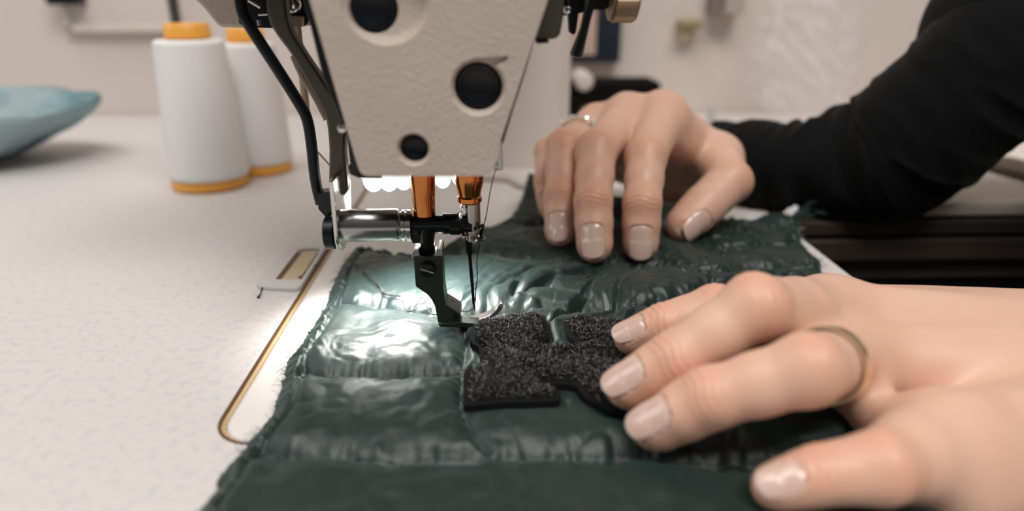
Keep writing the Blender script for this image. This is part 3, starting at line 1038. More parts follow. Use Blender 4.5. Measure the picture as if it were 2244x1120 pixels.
for _ in range(26):
    d = np.array([random.uniform(-0.2, 1), random.uniform(-1, 0.6), random.uniform(0, 0.5)])
    d /= np.linalg.norm(d)
    L = random.uniform(0.006, 0.016)
    mid = cr + d * L * 0.5 + np.array([random.uniform(-1, 1), random.uniform(-1, 1), random.uniform(0, 1)]) * 0.003
    mb.tube(smooth_poly([cr, mid, cr + d * L], 4, False), 0.00007, 4)
o = mb.obj('frayed_fibres', mat('teal_fibre', (0.05, 0.10, 0.09), 0.6), fab)
o['kind'] = 'stuff'
o = mbw.obj('pale_fibres', M['lint'], fab)
o['kind'] = 'stuff'
# wad of white filling poking out at the far corner
c = np.array([*gp([(1728, 474)])[0], 0.0035])
V, F = [], []
bm = bmesh.new()
bmesh.ops.create_icosphere(bm, subdivisions=4, radius=1)
for vtx in bm.verts:
    n = vtx.co.normalized()
    r = 1 + 0.35 * math.sin(n.x * 7 + n.y * 5) * math.cos(n.z * 6 + n.x * 3)
    vtx.co = Vector((c[0] + n.x * 0.0028 * r + n.z * 0.0018, c[1] + n.y * 0.002 * r, c[2] + n.z * 0.0026 * r + n.x * 0.0012))
bm.verts.ensure_lookup_table()
V = [tuple(v.co) for v in bm.verts]
F = [tuple(v.index for v in f.verts) for f in bm.faces]
bm.free()
mesh_obj('wadding_tuft', V, F, M['lint'], fab)

# ================================================================== LETTER PATCH
patch = thing('letter_patch', 'charcoal chenille letter H patch lying on the green fabric under the fingers', 'patch', (*np.mean(np.array(patch_xy), 0), 0.003))
rp = round_corners([np.array(q) for q in patch_xy], 0.0016, 4)
o = MB().prism([(q[0], q[1], PZ - 0.0009) for q in rp], (0, 0, 0.0022)).obj('felt_backing', M['felt'], patch, smooth=False)
bevel(o, 0.0003, 2, 50)
# pile: a lumpy raised letter plus tufts
X2, Y2 = np.arange(min(p[0] for p in patch_xy), max(p[0] for p in patch_xy), 0.00025), np.arange(min(p[1] for p in patch_xy), max(p[1] for p in patch_xy), 0.00025)
PX, PY = np.meshgrid(X2, Y2, indexing='ij')
pin = inside(PX, PY, rp)
pd, _, _ = dist_poly(PX, PY, rp, True)
pd = np.where(pin, pd, -pd)
ph = PZ + 0.0011 + 0.0027 * (1 - np.exp(-np.clip(pd - 0.0018, 0, 1) / 0.0013)) + 0.0005 * fbm(PX * 900, PY * 900, 2, 77) + 0.0004 * fbm(PX * 220, PY * 220, 2, 78)


def gpp(a, b):
    return G(a, b, PZ + 0.003)[:2]


strokes = [[(1229, 782), (1250, 765), (1272, 782)], [(1237, 777), (1264, 777)],
           [(1284, 786), (1282, 766)], [(1282, 766), (1303, 765), (1312, 771), (1303, 777), (1284, 777)],
           [(1328, 786), (1326, 764)], [(1344, 764), (1347, 785), (1360, 785)], [(1192, 764), (1188, 782)], [(1208, 764), (1206, 782)], [(1190, 774), (1207, 774)]]
sd = np.full(PX.shape, 1e9)
for st in strokes:
    d, _, _ = dist_poly(PX, PY, [tuple(gpp(*q)) for q in st])
    sd = np.minimum(sd, d)
gd = np.full(PX.shape, 1e9)
for st in ([(1092, 752), (1130, 768), (1168, 779)], [(1150, 800), (1180, 818), (1198, 838)], [(1290, 742), (1330, 752), (1370, 758)], [(1290, 838), (1262, 815)]):
    d, _, _ = dist_poly(PX, PY, [tuple(gpp(*q)) for q in st])
    gd = np.minimum(gd, d)
ph -= 0.0022 * np.exp(-(sd / 0.0015) ** 2) + 0.0014 * np.exp(-(gd / 0.0012) ** 2)
pmask = pd > 0.0018
GXs, GYs = GX, GY
GX, GY = PX, PY
o = grid_mesh('pile_body', pmask, ph, mat('pile_base', (0.018, 0.018, 0.017), 0.9, spec=0.15), patch, skirt=PZ + 0.0006)
GX, GY = GXs, GYs
cand = np.argwhere(pd > 0.0019)
sel = cand[RNG.integers(0, len(cand), 36000)]
base = np.stack([PX[sel[:, 0], sel[:, 1]] + RNG.uniform(-1, 1, len(sel)) * 0.0001, PY[sel[:, 0], sel[:, 1]] + RNG.uniform(-1, 1, len(sel)) * 0.0001, ph[sel[:, 0], sel[:, 1]] - 0.0003], 1)
keep = sd[sel[:, 0], sel[:, 1]] > 0.0016
base = base[keep]
N = len(base)
dirs = np.stack([RNG.normal(0, 0.7, N), RNG.normal(0, 0.7, N), np.abs(RNG.normal(0.7, 0.4, N)) + 0.1], 1)
dirs /= np.linalg.norm(dirs, axis=1)[:, None]
side = np.cross(dirs, [0.3, 0.5, 0.81])
side /= np.linalg.norm(side, axis=1)[:, None]
oth = np.cross(dirs, side)
L = RNG.uniform(0.0006, 0.0019, N)[:, None]
Wd = RNG.uniform(0.00008, 0.00017, N)[:, None]
bend = np.stack([RNG.normal(0, 1, N), RNG.normal(0, 1, N), -0.3 * np.ones(N)], 1) * 0.00035
V = np.stack([base - side * Wd, base + side * Wd * 0.6 + oth * Wd, base + side * Wd * 0.6 - oth * Wd,
              base + dirs * L * 0.6 - side * Wd * 1.1, base + dirs * L * 0.6 + side * Wd + oth * Wd, base + dirs * L * 0.6 + side * Wd - oth * Wd,
              base + dirs * L + bend], 1).reshape(-1, 3)
ix = (np.arange(N) * 7)[:, None]
F = np.concatenate([ix + np.array([[0, 1, 4]]), ix + np.array([[0, 4, 3]]), ix + np.array([[1, 2, 5]]), ix + np.array([[1, 5, 4]]), ix + np.array([[2, 0, 3]]), ix + np.array([[2, 3, 5]]),
                    ix + np.array([[3, 4, 6]]), ix + np.array([[4, 5, 6]]), ix + np.array([[5, 3, 6]])])
o = mesh_obj('chenille_pile', V, F, M['pile'], patch, False)
o['kind'] = 'stuff'
mb = MB()
for st in strokes:
    mb.tube([(*gpp(*q), PZ + 0.0022) for q in st], 0.0009, 8)
o = mb.obj('embroidered_lettering', M['lettering'], patch)
o['label'] = 'smooth black embroidered letters on the crossbar'

# ================================================================== LOOSE THREADS
def thread_on_cloth(px_pts, lift=0.0004, last=None):
    out = []
    for a, b in px_pts:
        q = G(a, b, 0.0045)
        z = fz(q[0], q[1])
        q = G(a, b, z + lift)
        out.append((q[0], q[1], fz(q[0], q[1]) + lift))
    return smooth_poly(out, 5, False)


mb = MB()
mb.tube(thread_on_cloth([(771, 573), (788, 584), (803, 596), (824, 612), (839, 632), (860, 642), (877, 641), (880, 658), (892, 675), (910, 676), (926, 669), (942, 683), (957, 690)], 0.0014), 0.00024, 6)
mb.tube(thread_on_cloth([(773, 575), (792, 592), (810, 605), (831, 626), (838, 641), (848, 647), (862, 644), (875, 644)], 0.0011), 0.00016, 6)
tag(recenter(mb.obj('thread_tail', M['thread'])), 'loose black thread tail curling over the shiny fabric left of the foot', 'thread')
mb = MB()
up = [P(1087, 368, YF + 0.0066), P(1076, 410, 0.172), P(1064, 480, 0.178), P(1057, 497, YBAR - 0.003)]
mb.tube(smooth_poly(up, 5, False), 0.00014, 6)
dn = [P(1055, 520, YBAR - 0.002), P(1049, 545, YBAR), P(1045, 573, YBAR), P(1046, 608, YBAR), P(1042, 641, YBAR), P(1041, 666, YBAR + 0.001), P(1031, 680, YBAR), P(1017, 683, YBAR + 0.001), P(1004, 677, YBAR + 0.001), P(996, 664, YBAR + 0.001), P(991, 655, YBAR + 0.002), P(987, 664, YBAR + 0.003)]
mb.tube(smooth_poly(dn, 5, False), 0.00016, 6)
tag(recenter(mb.obj('needle_thread', M['thread'])), 'black thread running down to the needle and looping at its eye', 'thread')

# ================================================================== PERSON
def rcone(X, a, b, ra, rb):
    """distance to a tapered capsule"""
    ba = b - a
    L2 = float(np.dot(ba, ba)) + 1e-14
    px, py, pz = X[0] - a[0], X[1] - a[1], X[2] - a[2]
    t = np.clip((px * ba[0] + py * ba[1] + pz * ba[2]) / L2, 0, 1).astype(np.float32)
    t = t * t * (3 - 2 * t) * 0.35 + t * 0.65
    qx, qy, qz = px - t * ba[0], py - t * ba[1], pz - t * ba[2]
    return np.sqrt(qx * qx + qy * qy + qz * qz) - (ra + (rb - ra) * t)


def surface_nets(F, org, h):
    S = F < 0
    nx, ny, nz = F.shape
    c = np.zeros((nx - 1, ny - 1, nz - 1), np.uint8)
    offs = [(i, j, k) for i in (0, 1) for j in (0, 1) for k in (0, 1)]
    for (i, j, k) in offs:
        c += S[i:nx - 1 + i, j:ny - 1 + j, k:nz - 1 + k]
    act = (c > 0) & (c < 8)
    I = np.argwhere(act)
    idx = -np.ones(c.shape, np.int64)
    idx[act] = np.arange(len(I))
    acc = np.zeros((len(I), 3))
    cnt = np.zeros(len(I))
    for a in offs:
        for ax in range(3):
            if a[ax]:
                continue
            b = list(a)
            b[ax] = 1
            fa = F[I[:, 0] + a[0], I[:, 1] + a[1], I[:, 2] + a[2]]
            fb = F[I[:, 0] + b[0], I[:, 1] + b[1], I[:, 2] + b[2]]
            m = (fa < 0) != (fb < 0)
            t = fa / (fa - fb + 1e-20)
            p = np.tile(np.array(a, float), (len(I), 1))
            p[:, ax] = t
            acc[m] += p[m]
            cnt[m] += 1
    V = (I + acc / cnt[:, None]) * h + org
    quads = []
    for ax in range(3):
        sl0 = [slice(None)] * 3
        sl1 = [slice(None)] * 3
        sl0[ax] = slice(0, -1)
        sl1[ax] = slice(1, None)
        A, B = S[tuple(sl0)], S[tuple(sl1)]
        e = np.argwhere(A != B)
        u, v = (ax + 1) % 3, (ax + 2) % 3
        ok = (e[:, u] > 0) & (e[:, v] > 0) & (e[:, u] < F.shape[u] - 1) & (e[:, v] < F.shape[v] - 1)
        e = e[ok]
        q = []
        for du, dv in ((-1, -1), (0, -1), (0, 0), (-1, 0)):
            w = e.copy()
            w[:, u] += du
            w[:, v] += dv
            q.append(idx[w[:, 0], w[:, 1], w[:, 2]])
        q = np.stack(q, 1)
        flip = ~A[e[:, 0], e[:, 1], e[:, 2]]
        q[flip] = q[flip][:, ::-1]
        quads.append(q)
    return V, np.concatenate(quads)


def grid_of(lo, hi, h):
    ax = [np.arange(lo[i], hi[i], h, dtype=np.float32) for i in range(3)]
    return np.meshgrid(*ax, indexing='ij'), np.array(lo)


def eval_prim(X, org, h, fn, a, b, r):
    """evaluate only near the primitive"""
    lo = np.minimum(a, b) - r - 0.014
    hi = np.maximum(a, b) + r + 0.014
    i0 = np.clip(((lo - org) / h).astype(int), 0, None)
    i1 = np.ceil((hi - org) / h).astype(int) + 1
    sl = tuple(slice(int(i0[k]), int(max(i1[k], i0[k] + 1))) for k in range(3))
    out = np.full(X[0].shape, 0.02, np.float32)
    sub = [x[sl] for x in X]
    if sub[0].size:
        out[sl] = np.minimum(fn(sub), 0.02)
    return out


def vsmin(a, b, k):
    h = np.clip(0.5 + 0.5 * (b - a) / k, 0, 1)
    return b * (1 - h) + a * h - k * h * (1 - h)


FINGERS = ('index', 'middle', 'ring', 'pinky')


def norm(v):
    return v / (np.linalg.norm(v) + 1e-12)


def build_hand(S, h, dorsal_hint, forearm, lo_extra=0.02):
    J = {k: [D(*q[:3]) for q in v] for k, v in S.items() if k != 'wrist'}
    R = {k: [q[3] for q in v] for k, v in S.items() if k != 'wrist'}
    W = D(*S['wrist'][:3])
    rw = S['wrist'][3]
    lat = norm(J['index'][3] - J['pinky'][3])
    pn = norm(np.cross(norm(W - J['middle'][3]), lat))
    if np.dot(pn, dorsal_hint) < 0:
        pn = -pn                                # dorsal normal of the palm
    allp = np.array([p for v in J.values() for p in v] + [W, forearm])
    X, org = grid_of(allp.min(0) - lo_extra, allp.max(0) + lo_extra + 0.006, h)
    palm = None

    def add_palm(a, b, ra, rb, k=0.007):
        nonlocal palm
        d = eval_prim(X, org, h, lambda Q: rcone(Q, a, b, ra, rb), a, b, max(ra, rb))
        palm = d if palm is None else vsmin(palm, d, k)

    offw = {'index': 0.016, 'middle': 0.006, 'ring': -0.005, 'pinky': -0.015}
    if S is RH:
        offw = {'index': 0.007, 'middle': 0.002, 'ring': -0.005, 'pinky': -0.012}
    for f in FINGERS:
        m, r = J[f][3], R[f][3]
        wpt = W + lat * offw[f]
        add_palm(m, wpt, r * 0.98, rw * 0.62)
        add_palm(m - pn * 0.0055, wpt - pn * 0.006, r * 0.85, rw * 0.62, 0.006)
    for a, b in (('index', 'middle'), ('middle', 'ring'), ('ring', 'pinky')):
        pa, pb = J[a][3], J[b][3]
        fa = norm(J[a][2] - J[a][3]) * 0.006
        fb = norm(J[b][2] - J[b][3]) * 0.006
        add_palm(pa + fa - pn * 0.004, pb + fb - pn * 0.004, 0.0058, 0.0058, 0.005)
    fo = 0.004 if S is RH else 0.012
    add_palm(W - lat * 0.010, forearm - lat * fo, rw * 0.75, rw * 0.85)
    add_palm(W + lat * min(0.010, fo + 0.002), forearm + lat * fo, rw * 0.75, rw * 0.85)
    if S is LH:
        add_palm(J['pinky'][3] - pn * 0.006 - lat * 0.006, W - lat * 0.022 - pn * 0.004, 0.0105, 0.017, 0.008)
    if 'thumb' in J:
        t = J['thumb']
        add_palm(t[3], t[4], R['thumb'][3], R['thumb'][4], 0.006)
        add_palm(t[4], W, R['thumb'][4], rw * 0.7, 0.008)
        add_palm(t[3], (J['index'][3] + W) / 2 - pn * 0.008, 0.0075, 0.0095, 0.008)
        add_palm(t[4], J['index'][3] - pn * 0.010, 0.010, 0.0075, 0.008)
    total = palm
    dors = {}
    for f, P_ in J.items():
        r = R[f]
        n = len(P_) if f != 'thumb' else 4
        P_ = P_[:n]
        c = (P_[0] + P_[n - 1]) / 2
        dn = P_[2] - c if f != 'thumb' else np.array([0.75, -0.55, 0.3])
        dors[f] = dn
        fd = None

        def addf(a, b, ra, rb, k=0.003):
            nonlocal fd
            d = eval_prim(X, org, h, lambda Q: rcone(Q, a, b, ra, rb), a, b, max(ra, rb))
            fd = d if fd is None else vsmin(fd, d, k)
        for i in range(n - 1):
            mid = (P_[i] + P_[i + 1]) / 2
            rm = (r[i] + r[i + 1]) / 2 * (0.955 if i else 1.0)
            addf(P_[i], mid, r[i], rm, 0.002)
            addf(mid, P_[i + 1], rm, r[i + 1] * (1.0 if i + 1 < n - 1 else 0.97), 0.002)
        ax = norm(P_[0] - P_[1])
        d0 = NAILDIR[id(S)][f]
        d0 = norm(d0 - ax * np.dot(d0, ax))
        q = P_[0] + ax * r[0] * 0.28 + d0 * r[0] * 0.10
        addf(q, P_[0], r[0] * 0.84, r[0] * 0.9, 0.002)
        mcp = P_[n - 1]
        dm = np.sqrt((X[0] - mcp[0]) ** 2 + (X[1] - mcp[1]) ** 2 + (X[2] - mcp[2]) ** 2)
        kk = (0.0009 + 0.0075 * np.exp(-(dm / 0.017) ** 2)).astype(np.float32)
        total = vsmin(total, fd, kk)
    V, Fc = surface_nets(total, org, h)
    del X
    # vertex normals by area weighting
    a, b, c, d = V[Fc[:, 0]], V[Fc[:, 1]], V[Fc[:, 2]], V[Fc[:, 3]]
    fn = np.cross(c - a, d - b)
    N = np.zeros_like(V)
    for k in range(4):
        np.add.at(N, Fc[:, k], fn)
    N /= np.linalg.norm(N, axis=1)[:, None] + 1e-15
    # Laplace smoothing
    for it in range(3):
        A = np.zeros_like(V)
        C = np.zeros(len(V))
        for k in range(4):
            np.add.at(A, Fc[:, k], V[Fc[:, (k + 1) % 4]])
            np.add.at(C, Fc[:, k], 1)
        V = V * 0.5 + 0.5 * A / C[:, None]
    flush = np.zeros(len(V))
    disp = np.zeros(len(V))
    nails = []
    for f, P_ in J.items():
        r = R[f]
        dmin = np.full(len(V), 9.0)
        for jn in ((1, 2) if f != 'thumb' else (2,)):
            p = P_[jn]
            ax = norm(norm(P_[jn - 1] - p) + norm(p - P_[jn + 1]))
            dn = norm(NAILDIR[id(S)][f] + 0.6 * norm(P_[jn] - (P_[jn - 1] + P_[jn + 1]) / 2))
            dn = norm(dn - ax * np.dot(dn, ax))
            q = V - p
            t = q @ ax
            rad = q - t[:, None] * ax
            rl = np.linalg.norm(rad, axis=1) + 1e-9
            near = (rl < r[jn] * 1.5) & (np.abs(t) < 0.012)
            msk = np.clip(((rad @ dn) / rl - 0.15) / 0.6, 0, 1) * near
            ang = (rad @ np.cross(ax, dn)) / rl
            tt = t + 0.0005 * np.sin(ang * 5 + jn)
            gr = sum(np.exp(-((tt - o) / 0.00042) ** 2) * w for o, w in ((-0.0034, 0.5), (-0.0017, 0.8), (0.0001, 1), (0.0018, 0.8), (0.0035, 0.45)))
            wid = np.exp(-(t / 0.0045) ** 2)
            disp += msk * (-0.00027 * gr + 0.0005 * wid)
            flush += 0.35 * msk * np.exp(-(t / 0.006) ** 2)
        q = V - P_[0]
        dd = np.linalg.norm(q, axis=1)
        flush += 0.45 * np.exp(-(dd / (r[0] * 1.25)) ** 2)
        # nail
        ax = norm(P_[0] - P_[1])
        dn = NAILDIR[id(S)][f]
        dn = norm(dn - ax * np.dot(dn, ax))
        bt = np.cross(ax, dn)
        rr = r[0]
        s0, s1 = -0.80 * rr - 0.0010, 0.96 * rr
        th = math.radians(41)
        nu, nv = 22, 18
        nvtx, nf = [], []
        nail_c = (s0 + s1) / 2
        hl = (s1 - s0) / 2
        for i in range(nu + 1):
            for j in range(nv + 1):
                u, v = 2 * i / nu - 1, 2 * j / nv - 1
                # square to squircle
                uu = u * math.sqrt(1 - 0.42 * v * v)
                vv = v * math.sqrt(1 - 0.36 * u * u)
                s = nail_c + hl * uu
                rs = rr * (1.03 - 0.12 * max(0, s / rr) ** 2) + 0.00012
                if s < 0:
                    rs = rr + (r[1] - rr) * min(1, -s / np.linalg.norm(P_[0] - P_[1])) + 0.00015 - 0.0004 * min(1, (-uu - 0.75) * 4 if uu < -0.75 else 0)
                an = th * vv
                rs2 = rs * (1 - 0.05 * abs(vv) ** 3)
                nvtx.append(P_[0] + ax * s + rs2 * (math.cos(an) * dn + math.sin(an) * bt) + dn * 0.00012)
        for i in range(nu):
            for j in range(nv):
                nf.append((i * (nv + 1) + j, (i + 1) * (nv + 1) + j, (i + 1) * (nv + 1) + j + 1, i * (nv + 1) + j + 1))
        nails.append((f, np.array(nvtx), np.array(nf), nu, nv))
        # skin folds hug the nail
        t = q @ ax
        sn = (q @ bt) / rr
        up = (q @ dn)
        ins_n = ((t - nail_c) / (hl * 1.02)) ** 4 + (np.arcsin(np.clip(sn, -1, 1)) / (th * 1.0)) ** 4
        on = (up > 0) & (dd < rr * 1.9)
        disp += on * np.where(ins_n < 1, -0.00035, 0.00038 * np.exp(-((ins_n - 1) / 1.3)) * (t < 0.5 * rr))
    # tendons and veins on the back of the hand
    for f in FINGERS:
        a, b = J[f][3], W + lat * offw[f]
        ba = b - a
        t = np.clip(((V - a) @ ba) / (ba @ ba), 0, 1)
        q = V - a - t[:, None] * ba
        lt = q @ lat
        up = q @ pn
        disp += 0.0006 * np.exp(-(lt / 0.0030) ** 2) * (up > 0) * np.exp(-((t - 0.25) / 0.25) ** 2)
        dk = np.linalg.norm(V - a, axis=1)
        flush += 0.25 * np.exp(-(dk / 0.010) ** 2)
    V = V + N * disp[:, None]
    return V, Fc, np.clip(flush, 0, 1), nails, J, R, W, lat, pn


NAILDIR = {
    id(RH): {'thumb': np.array([0.72, -0.66, 0.25]), 'index': np.array([-0.20, -0.85, 0.40]), 'middle': np.array([-0.25, -0.85, 0.40]),
             'ring': np.array([-0.22, -0.85, 0.40]), 'pinky': np.array([-0.3, -0.8, 0.4])},
    id(LH): {'index': np.array([-0.2, -0.50, 0.85]), 'middle': np.array([-0.2, -0.42, 0.85]), 'ring': np.array([-0.45, -0.50, 0.8]),
             'pinky': np.array([-0.55, -0.55, 0.75])},
}
HG = 0.00055
rh_fore = D(1720, 364, 0.332)
lh_fore = D(2720, 790, 0.175)
hands = [build_hand(RH, HG, np.array([0.1, -0.2, 1.0]), rh_fore), build_hand(LH, HG, np.array([-0.1, -0.3, 1.0]), lh_fore)]

person = thing('person', 'person in a black knit sweater guiding the fabric with both hands, rings on fingers', 'person', (0.5, 0.12, -0.2))

# arms and trunk (under the sweater, mostly outside the picture)
elR, shR = np.array([0.36, 0.17, 0.12]), np.array([0.50, 0.27, 0.36])
elL, shL = np.array([0.42, 0.06, 0.02]), np.array([0.50, -0.06, 0.36])
fa = [D(1800, 372, .320), D(1935, 345, .308), D(2100, 232, .288), D(2360, 40, .275)]
TR = [(D(1700, 362, .330), fa[0], 0.014, 0.016), (fa[0], fa[1], 0.016, 0.019), (fa[1], fa[2], 0.019, 0.021), (fa[2], fa[3], 0.021, 0.025), (fa[3], elR, 0.025, 0.034), (elR, shR, 0.038, 0.048), (lh_fore, elL, 0.024, 0.036), (elL, shL, 0.038, 0.048),
      (shR + [0.04, -0.02, 0], shL + [0.04, 0.02, 0], 0.055, 0.055),
      (np.array([0.56, 0.18, 0.28]), np.array([0.58, 0.16, -0.15]), 0.085, 0.095), (np.array([0.56, 0.03, 0.28]), np.array([0.58, 0.05, -0.15]), 0.085, 0.095),
      (np.array([0.55, 0.105, 0.36]), np.array([0.545, 0.105, 0.47]), 0.055, 0.048)]


def coarse(prims, grow, h=0.007, k=0.02):
    P0 = np.array([p for q in prims for p in q[:2]])
    X, org = grid_of(P0.min(0) - 0.14, P0.max(0) + 0.14, h)
    tot = None
    for a, b, ra, rb in prims:
        d = rcone(X, np.array(a, float), np.array(b, float), ra + grow, rb + grow)
        tot = d if tot is None else vsmin(tot, d, k)
    return surface_nets(tot, org, h)


bV, bF = coarse(TR, -0.002, 0.006, 0.006)
Vs, Fs, fl, off = [], [], [], 0
for V, F, f_ in ((hands[0][0], hands[0][1], hands[0][2]), (hands[1][0], hands[1][1], hands[1][2]), (bV, bF, np.zeros(len(bV)))):
    Vs.append(V)
    Fs.append(F + off)
    fl.append(f_)
    off += len(V)
lhV = Vs[1]
lhV[:, 2] = np.where(lhV[:, 0] < 0.1335, np.maximum(lhV[:, 2], 0.0012), lhV[:, 2])
body = mesh_obj('body', np.concatenate(Vs), np.concatenate(Fs), M['skin'], person, True, None)
at = body.data.attributes.new('flush', 'FLOAT', 'POINT')
at.data.foreach_set('value', np.concatenate(fl).astype(np.float32))

M['nailtip'] = mat('nail_free_edge', (0.78, 0.66, 0.60), 0.2, coat=0.4)
for hd in hands:
    for f, nv_, nf_, nu, nvv in hd[3]:
        if hd is hands[0] and f == 'pinky':
            continue
        o = mesh_obj('fingernail', nv_, nf_, [M['nail'], M['nailtip']], person, True, None)
        mi = np.zeros(len(nf_), np.int32)
        for i in range(nu):
            if i >= nu - 1:
                mi[i * nvv:(i + 1) * nvv] = 1
        o.data.polygons.foreach_set('material_index', mi)
        so = o.modifiers.new('thick', 'SOLIDIFY')
        so.thickness = 0.0005
        so.offset = -1


# rings ---------------------------------------------------------------
def ring_on(hd, finger, t, width, thick, m, stones=False, rscale=1.0):
    J, R = hd[4], hd[5]
    a, b = J[finger][2], J[finger][3]
    ra, rb = R[finger][2], R[finger][3]
    c = a + (b - a) * t
    r = (ra + (rb - ra) * t) * 0.98 * rscale
    ax = norm(b - a)
    prof = [(-width / 2, r), (-width / 2, r + thick * 0.6), (-width / 4, r + thick), (width / 4, r + thick), (width / 2, r + thick * 0.6), (width / 2, r)]
    ref = np.array([0, 0, 1.0])
    u = norm(np.cross(ax, ref))
    w = np.cross(ax, u)
    n = 72
    V, F = [], []
    for tt_, rr in prof:
        for k in range(n):
            an = 2 * PI * k / n
            V.append(c + ax * tt_ + rr * (math.cos(an) * u + math.sin(an) * w))
    m_ = len(prof)
    for i in range(m_):
        for k in range(n):
            F.append((i * n + k, i * n + (k + 1) % n, ((i + 1) % m_) * n + (k + 1) % n, ((i + 1) % m_) * n + k))
    o = MB().add(V, F).obj('ring', m, person, sharp=50)
    if stones:
        for k, (an, q) in enumerate(((-0.75, 0.0021), (-0.30, 0.0013), (0.05, 0.0011), (0.35, 0.0014), (0.75, 0.0021))):
            up = norm(np.array([-0.25, -0.35, 1.0]))
            up = norm(up - ax * np.dot(up, ax))
            sd_ = np.cross(ax, up)
            p = c + (r + thick * 1.2) * (math.cos(an) * up + math.sin(an) * sd_)
            d = norm(p - c)
            MB().lathe(p - d * q * 0.6, d, [(0, q * 0.3), (q * 0.7, q), (q * 1.1, q), (q * 1.5, q * 0.55)], 9).obj('stone', M['crystal'], o, smooth=False)
    return o


ring_on(hands[1], 'ring', 0.38, 0.0052, 0.0009, M['gold'], rscale=1.02)
ring_on(hands[0], 'ring', 0.42, 0.0018, 0.0008, M['gold'], True, rscale=1.04)

# sweater ---------------------------------------------------------------
def sleeve(path, nseg=260, nr=110, seed=3, wr=1.0):
    pts = np.array([p for p, r in path])
    rad = np.array([r for p, r in path])
    sp = smooth_poly([np.array([*p, r]) for p, r in path], max(2, nseg // (len(path) - 1)), False)
    sp = np.array(sp)
    C, Rr = sp[:, :3], sp[:, 3]
    T = np.gradient(C, axis=0)
    T /= np.linalg.norm(T, axis=1)[:, None]
    u = norm(np.cross(T[0], [0, 0, 1.0]))
    L = np.concatenate([[0], np.cumsum(np.linalg.norm(np.diff(C, axis=0), axis=1))])
    V = []
    nn = len(C)
    for i in range(nn):
        u = norm(u - T[i] * np.dot(u, T[i]))
        w = np.cross(T[i], u)
        an = np.linspace(0, 2 * PI, nr, endpoint=False)
        ca, sa = np.cos(an), np.sin(an)
        s = L[i]
        f1 = fbm(s * 95 + 0.8 * ca, 3 + 0.7 * sa + 0.3 * ca, 2, seed)
        f2 = fbm(s * 210 + 1.2 * sa, 9 + 2.0 * ca, 2, seed + 5)
        env = wr * (0.35 + 0.65 * math.exp(-((s - 0.052) / 0.030) ** 2))
        d = env * (0.0022 * (1 - np.abs(f1) * 2.6) + 0.0008 * f2)
        r = Rr[i] + d * min(1, s / 0.008)
        V.append(C[i][None, :] + r[:, None] * (ca[:, None] * u + sa[:, None] * w))
    V = np.concatenate(V)
    F = []
    for i in range(nn - 1):
        for k in range(nr):
            F.append((i * nr + k, i * nr + (k + 1) % nr, (i + 1) * nr + (k + 1) % nr, (i + 1) * nr + k))
    # turned-in cuff
    n0 = len(V)
    inner = C[0] + (V[:nr] - C[0]) * 0.86 + T[0] * 0.006
    V = np.concatenate([V, inner])
    for k in range(nr):
        F.append((n0 + k, n0 + (k + 1) % nr, (k + 1) % nr, k))
    return V, np.array(F)


sv = [(D(1556, 352, .3480), .0202), (D(1650, 364, .3370), .0218), (D(1750, 376, .3260), .0232), (D(1850, 364, .3180), .0265), (D(1935, 345, .3080), .0292),
      (D(2010, 295, .2980), .0300), (D(2095, 222, .2880), .0295), (D(2200, 130, .2800), .0315), (D(2350, 20, .2750), .035), (elR, .042)]
sV, sF = sleeve(sv)
lv_ = [(D(2560, 800, .176) + np.array([0.012, 0, 0]), .0385), (lh_fore + np.array([0.01, 0, 0]), .0395), ((lh_fore + elL) / 2, .042), (elL, .046)]
lV, lF = sleeve(lv_, 120, 90, 9, 0.5)
tV, tF = coarse([(elR, shR, 0.038, 0.048), (elL, shL, 0.038, 0.048)] + TR[8:11], 0.006)
on = sV[:, 1] > 0.2881                      # the sleeve rests on the side table
sV[:, 2] = np.where(on, np.maximum(sV[:, 2], np.where(sV[:, 0] > 0.186, 0.0072, 0.0006)), sV[:, 2])
o = mesh_obj('sweater', np.concatenate([sV, lV, tV]), np.concatenate([sF, lF + len(sV), tF + len(sV) + len(lV)]), M['sweater'], person, True, None)

# ================================================================== BACKGROUND
def cone_spool(name, label, px, py, top, rb_px, rt_px):
    b = G(px, py)
    k = zdep(b) / FPX
    Hc = float(P(top[0], top[1], b[1])[2])
    t = thing(name, label, 'thread cone', tuple(b), 'white thread cones behind the machine')
    rb_, rt_ = rb_px * k, rt_px * k
    MB().lathe(b + [0, 0, 0.0003], (0, 0, 1), [(0, rb_ * 0.90), (0.001, rb_ * 0.96), (0.0048, rb_ * 0.95), (0.0058, rb_ * 0.90), (Hc - 0.007, rt_ * 0.60), (Hc - 0.0065, rt_ * 0.66), (Hc - 0.0008, rt_ * 0.64), (Hc, rt_ * 0.60), (Hc, rt_ * 0.2)], 48).obj('cone_core', M['orange'], t)
    pr = [(0.0058, rb_ * 0.6), (0.0061, rb_ * 0.97), (0.0078, rb_)]
    n = 60
    for i in range(n + 1):
        tt_ = i / n
        z = 0.008 + (Hc - 0.0165) * tt_
        pr.append((z, rb_ + (rt_ - rb_) * tt_ + (0.00012 if i % 2 else -0.00012)))
    pr += [(Hc - 0.0075, rt_ * 0.94), (Hc - 0.0072, rt_ * 0.6)]
    MB().lathe(b, (0, 0, 1), pr, 56).obj('wound_thread', M['cone'], t)
    return t


cone_spool('thread_cone', 'tall white thread cone on an orange core, nearer left one of the pair', 464, 406, (412, 52), 82, 68)
cone_spool('thread_cone', 'tall white thread cone on an orange core, the right and farther one of the pair', 576, 374, (520, 62), 66, 56)

